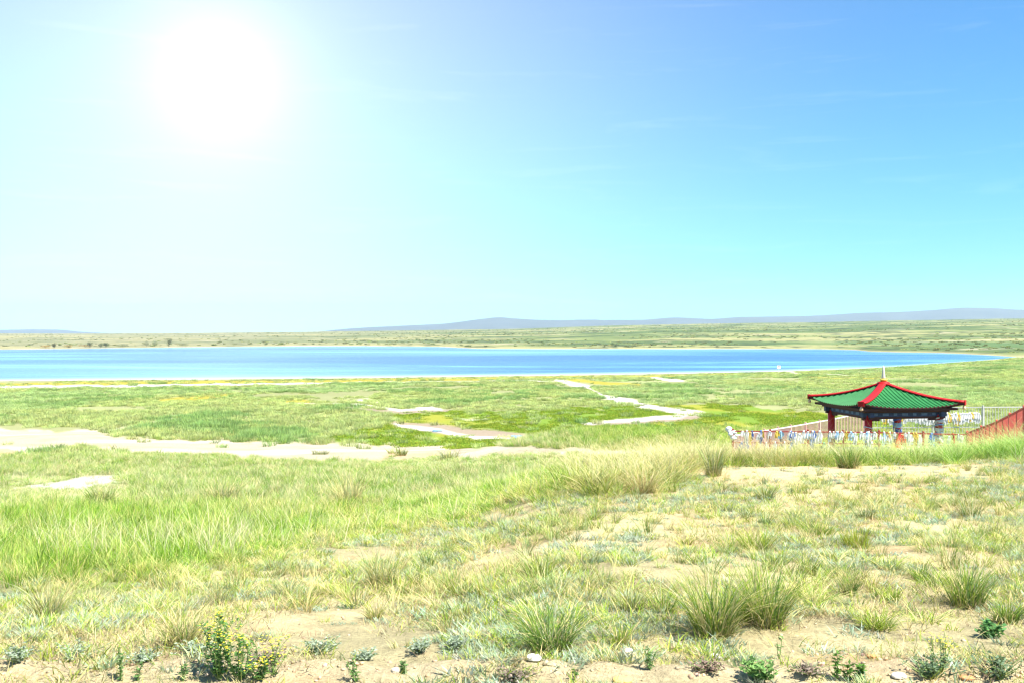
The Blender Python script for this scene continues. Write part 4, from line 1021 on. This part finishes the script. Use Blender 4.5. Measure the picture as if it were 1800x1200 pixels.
ORD = ['first', 'second', 'third', 'fourth', 'fifth', 'sixth', 'seventh', 'eighth', 'ninth', 'tenth', 'eleventh', 'twelfth', 'thirteenth', 'fourteenth', 'fifteenth', 'sixteenth', 'seventeenth', 'eighteenth', 'nineteenth', 'twentieth', 'twenty-first', 'twenty-second', 'twenty-third', 'twenty-fourth', 'twenty-fifth', 'twenty-sixth', 'twenty-seventh', 'twenty-eighth', 'twenty-ninth', 'thirtieth']
COUNT = {}
def nth(key): COUNT[key] = COUNT.get(key, -1) + 1; return ORD[COUNT[key]]
for px, c in sorted(FRONT):
    p, a = along(FP, FT, frac_of(px, FP))
    sec = 'left of the pavilion' if px < 1460 else 'left of the front column' if px < 1524 else 'right of the front column' if px < 1650 else 'right of the pavilion'
    p.z -= R.choice([0, 0, .05, .1, .43])
    scarf(p, a, c, f'{c} scarf on the front rail {sec}, {nth(c + sec)} such from left', f'{c} scarves on the front rail {sec}', .07 + R.random()*.10, .20 + R.random()*.28)
BP = [Vector((x, y, 0)) for x, y in bf]; BT = [relz(716.5, 50.5), relz(716, 50.2), relz(715, 50), relz(714.5, 50.4)]
for k, px in enumerate(list(range(1552, 1646, 5)) + list(range(1660, 1722, 4))):
    p, a = along(BP, BT, frac_of(px, BP)); c = R.choice(['white']*6 + ['yellow', 'blue', 'sky blue', 'white'])
    p.z -= .30 + R.random()*.06; p.y -= .03
    sec = 'seen between the columns' if px < 1650 else 'right of the pavilion'
    scarf(p, a, c, f'{c} scarf on the rear fence {sec}, {nth(c + sec + chr(98))} such from left', f'{c} scarves on the rear fence {sec}', .15 + R.random()*.08, .34 + R.random()*.2)
RP = [Vector((x, y, 0)) for x, y in rf]; RT = [relz(760, 40.5), relz(741, 36.5), relz(716, 33.5), relz(694, 31)]
for f, c in ((.02, 'red'), (.09, 'white'), (.14, 'yellow'), (.19, 'white'), (.23, 'white'), (.28, 'yellow'), (.33, 'white'), (.5, 'white'), (.66, 'white')):
    p, a = along(RP, RT, f); d = Vector((math.sin(a), -math.cos(a), 0)) * .05
    scarf(p - d, a + math.pi, c, f'{c} scarf on the red stair railing, {nth(c + chr(115))} such from below', f'{c} scarves on the stair railing', .14, .40)
# scarves wound round the columns
def wrap(cx, cy, z0, z1, col, label, seed):
    r = np.random.default_rng(seed); mb = MB(); n = 20; rows = 5
    for j in range(rows + 1):
        q = j / rows; z = z0 + (z1 - z0)*q
        for i in range(n):
            a = 2*math.pi*i/n; rr = .185 + .02*math.sin(3*a + j*1.7 + seed) + .012*r.normal() - .02*abs(q - .5)*2
            mb.v.append((rr*math.cos(a), rr*math.sin(a), z + .05*math.sin(a + seed)))
    for j in range(rows):
        for i in range(n): mb.f.append((j*n+i, j*n+(i+1) % n, (j+1)*n+(i+1) % n, (j+1)*n+i))
    w = pav.matrix_basis @ Vector((cx, cy, 0))
    o = mb.build('wrapped_scarf', M_SC[col], sm=True); o.location = (w.x, w.y, PZ)
    tag(o, label, 'scarf', 'scarves wound round the pavilion columns')
c0 = colpos[0]; cr_ = None
order = sorted(colpos, key=lambda c: (pav.matrix_basis @ Vector((c[0], c[1], 0))).x / (pav.matrix_basis @ Vector((c[0], c[1], 0))).y)
left_c, front_c, back_c, right_c = order
for (c, nm, lst) in ((front_c, 'front', [(.30, .52, 'sky blue'), (.55, .82, 'white'), (.86, 1.0, 'sky blue'), (1.04, 1.16, 'white'), (1.26, 1.31, 'white')]),
                     (right_c, 'right', [(.30, .62, 'white'), (.66, .92, 'white'), (.95, 1.06, 'sky blue'), (1.10, 1.28, 'white'), (1.31, 1.38, 'sky blue'), (1.42, 1.56, 'white'), (1.60, 1.67, 'white')]),
                     (back_c, 'rear', [(.75, .95, 'blue'), (1.0, 1.22, 'sky blue'), (1.26, 1.45, 'blue')])):
    for k, (a, b, col) in enumerate(lst):
        place = ('lowest' if k == 0 else 'topmost' if k == len(lst) - 1 else f'{["", "second", "third", "fourth", "fifth", "sixth"][k]} from the bottom')
        wrap(c[0], c[1], a, b, col, f'{col} scarf wound round the {nm} pavilion column, {place}', int(a*100) + k)
# bundle of cloth on the corner post at the left
p, a = along(FP, FT, 0.0)
mb = MB(); r = np.random.default_rng(5)
for k in range(9):
    q = Vector((r.normal()*.13, r.normal()*.08, r.uniform(-.35, .12))); s = r.uniform(.08, .15)
    mb.lathe([(.01, -s), (s*.8, -s*.5), (s, 0), (s*.7, s*.55), (.01, s*.8)], 9, tuple(q), cap=False)
o = mb.build('cloth_bundle', M_SC['white'], sm=True); o.location = p
tag(o, 'white bundle of knotted cloth on the left end post of the front rail', 'cloth bundle')

# ================================================================== signpost by the lake
p = on_ground(1369, 656); m = p.y / F
sg = empty('signpost', p); tag(sg, 'small white sign board on a post by the near lakeshore', 'sign')
MB().box((0, 0, 7.2*m/1), (.09, .09, 14.5*m)).build('post', M_WHITE, sg)
bd = MB().box((0, -.07, 11.4*m), (6.5*m, .04, 5.5*m)).build('board', M_WHITE, sg, bevel=.01)
MB().box((0, -.10, 13.2*m), (4.6*m, .015, .6*m)).build('red_stripe', M_RAIL, bd)

# ================================================================== puddles in the marsh
M_PUD = simple('puddle_water', (.10, .17, .36), .08, .2, .5, 0, .5)
for px, py, w, h, lab in ((768, 757, 18, 1.6, 'small blue puddle in the mud, left of two'), (908, 767, 20, 2.2, 'small blue puddle in the mud, right of two'), (655, 729, 18, 1.5, 'narrow blue pool at the left end of the marsh')):
    V = []
    N = 22
    for k in range(N):
        a = 2*math.pi*k/N; q = 1 + .25*math.sin(3*a + px) + .15*math.sin(5*a)
        g = on_ground(px + w*.5*q*math.cos(a), py + h*q*math.sin(a)); V.append((g.x, g.y, g.z + .05))
    me = bpy.data.meshes.new('puddle'); me.from_pydata(V, [], [tuple(range(N))]); me.materials.append(M_PUD)
    tag(link(bpy.data.objects.new('puddle', me)), lab, kind='structure')

# ================================================================== trees on the far shore
M_BARK = simple('bark', (.12, .09, .06), .9, .2, 3)
TREES = [(297, 609, 15, 13, (.07, .085, .04), 'dark round tree, the largest on the far left shore'), (272, 609, 10, 14, (.17, .19, .10), 'pale tree just left of the largest dark tree'),
         (258, 609, 9, 14, (.17, .18, .10), 'pale bush left of the pale tree by the largest tree'), (186, 608, 8, 9, (.10, .12, .06), 'small dark bush midway along the far left shore'), (177, 608, 7, 9, (.14, .15, .08), 'small olive bush beside the small dark bush'),
         (158, 609, 10, 8, (.12, .13, .07), 'narrow olive tree on the far left shore'), (95, 611, 10, 9, (.12, .12, .06), 'olive tree farthest left on the far shore'), (80, 612, 5, 22, (.22, .17, .07), 'low rusty brown scrub at the left end of the far shore'),
         (120, 612, 6, 18, (.20, .17, .07), 'low ochre scrub right of the leftmost tree'), (150, 612, 5, 24, (.19, .15, .07), 'low brown scrub under the narrow olive tree'), (320, 609, 5, 20, (.16, .17, .09), 'low scrub right of the largest dark tree'), (215, 608, 5, 20, (.16, .17, .09), 'low green scrub between the bushes of the far left shore')]
for px, py, hpx, wpx, c, lab in TREES:
    t = (px - CX) / F; D = float(shore_d(px)[1]) * 1.03; x, y = t*D, D; g = gz(x, y); m = D / F; h, w = hpx*m, wpx*m
    r = np.random.default_rng(px); root = empty('far_tree', (x, y, g)); tag(root, lab, 'tree', 'trees on the far shore')
    mb = MB(); mb.lathe([(h*.05, -.2), (h*.03, h*.45)], 7)
    for k in range(4):
        a = k*1.6 + px; mb.bar((0, 0, h*.25), (math.cos(a)*w*.28, math.sin(a)*w*.28, h*.6), h*.02, h*.02, Vector((.1, 1, 0)))
    mb.build('trunk', M_BARK, root)
    lobes = [(r.normal()*w*.2, r.normal()*w*.2, h*r.uniform(.35, .72), r.uniform(.18, .32)) for _ in range(9)]
    pts = []
    for lx, ly, lz, lr in lobes:
        for _ in range(60):
            d = Vector((r.normal(), r.normal(), r.normal())).normalized() * (r.uniform(.5, 1) ** .5)
            q = Vector((lx + d.x*lr*w, ly + d.y*lr*w, max(.15, lz + d.z*lr*h*.9))); pts.append((q, (d.x + r.normal()*.5, d.y + r.normal()*.5, d.z + .3)))
    v, a, b, cc = leaf_cloud(r, pts, .42, .2, tuple(1.9*q for q in c))
    me = np_mesh('crown', v, a, b, cc); me.materials.append(M_TUFT); link(bpy.data.objects.new('crown', me), root)

# ================================================================== haze
HAZE_ON = True
if HAZE_ON:
    hz = MB().box((0, 0, (-330 + 400)/2), (31200, 31200, 730)).build('haze', None)
    m, n, l = new_mat('haze')
    v = n.new('ShaderNodeVolumePrincipled'); v.inputs['Density'].default_value = 6.0e-5; v.inputs['Color'].default_value = (.60, .78, 1, 1); v.inputs['Anisotropy'].default_value = 0.2
    o = n.new('ShaderNodeOutputMaterial'); l.new(v.outputs[0], o.inputs['Volume'])
    hz.data.materials.clear(); hz.data.materials.append(m); hz.display_type = 'WIRE'
    tag(hz, 'thin blue haze over the distant plain and hills', kind='stuff')
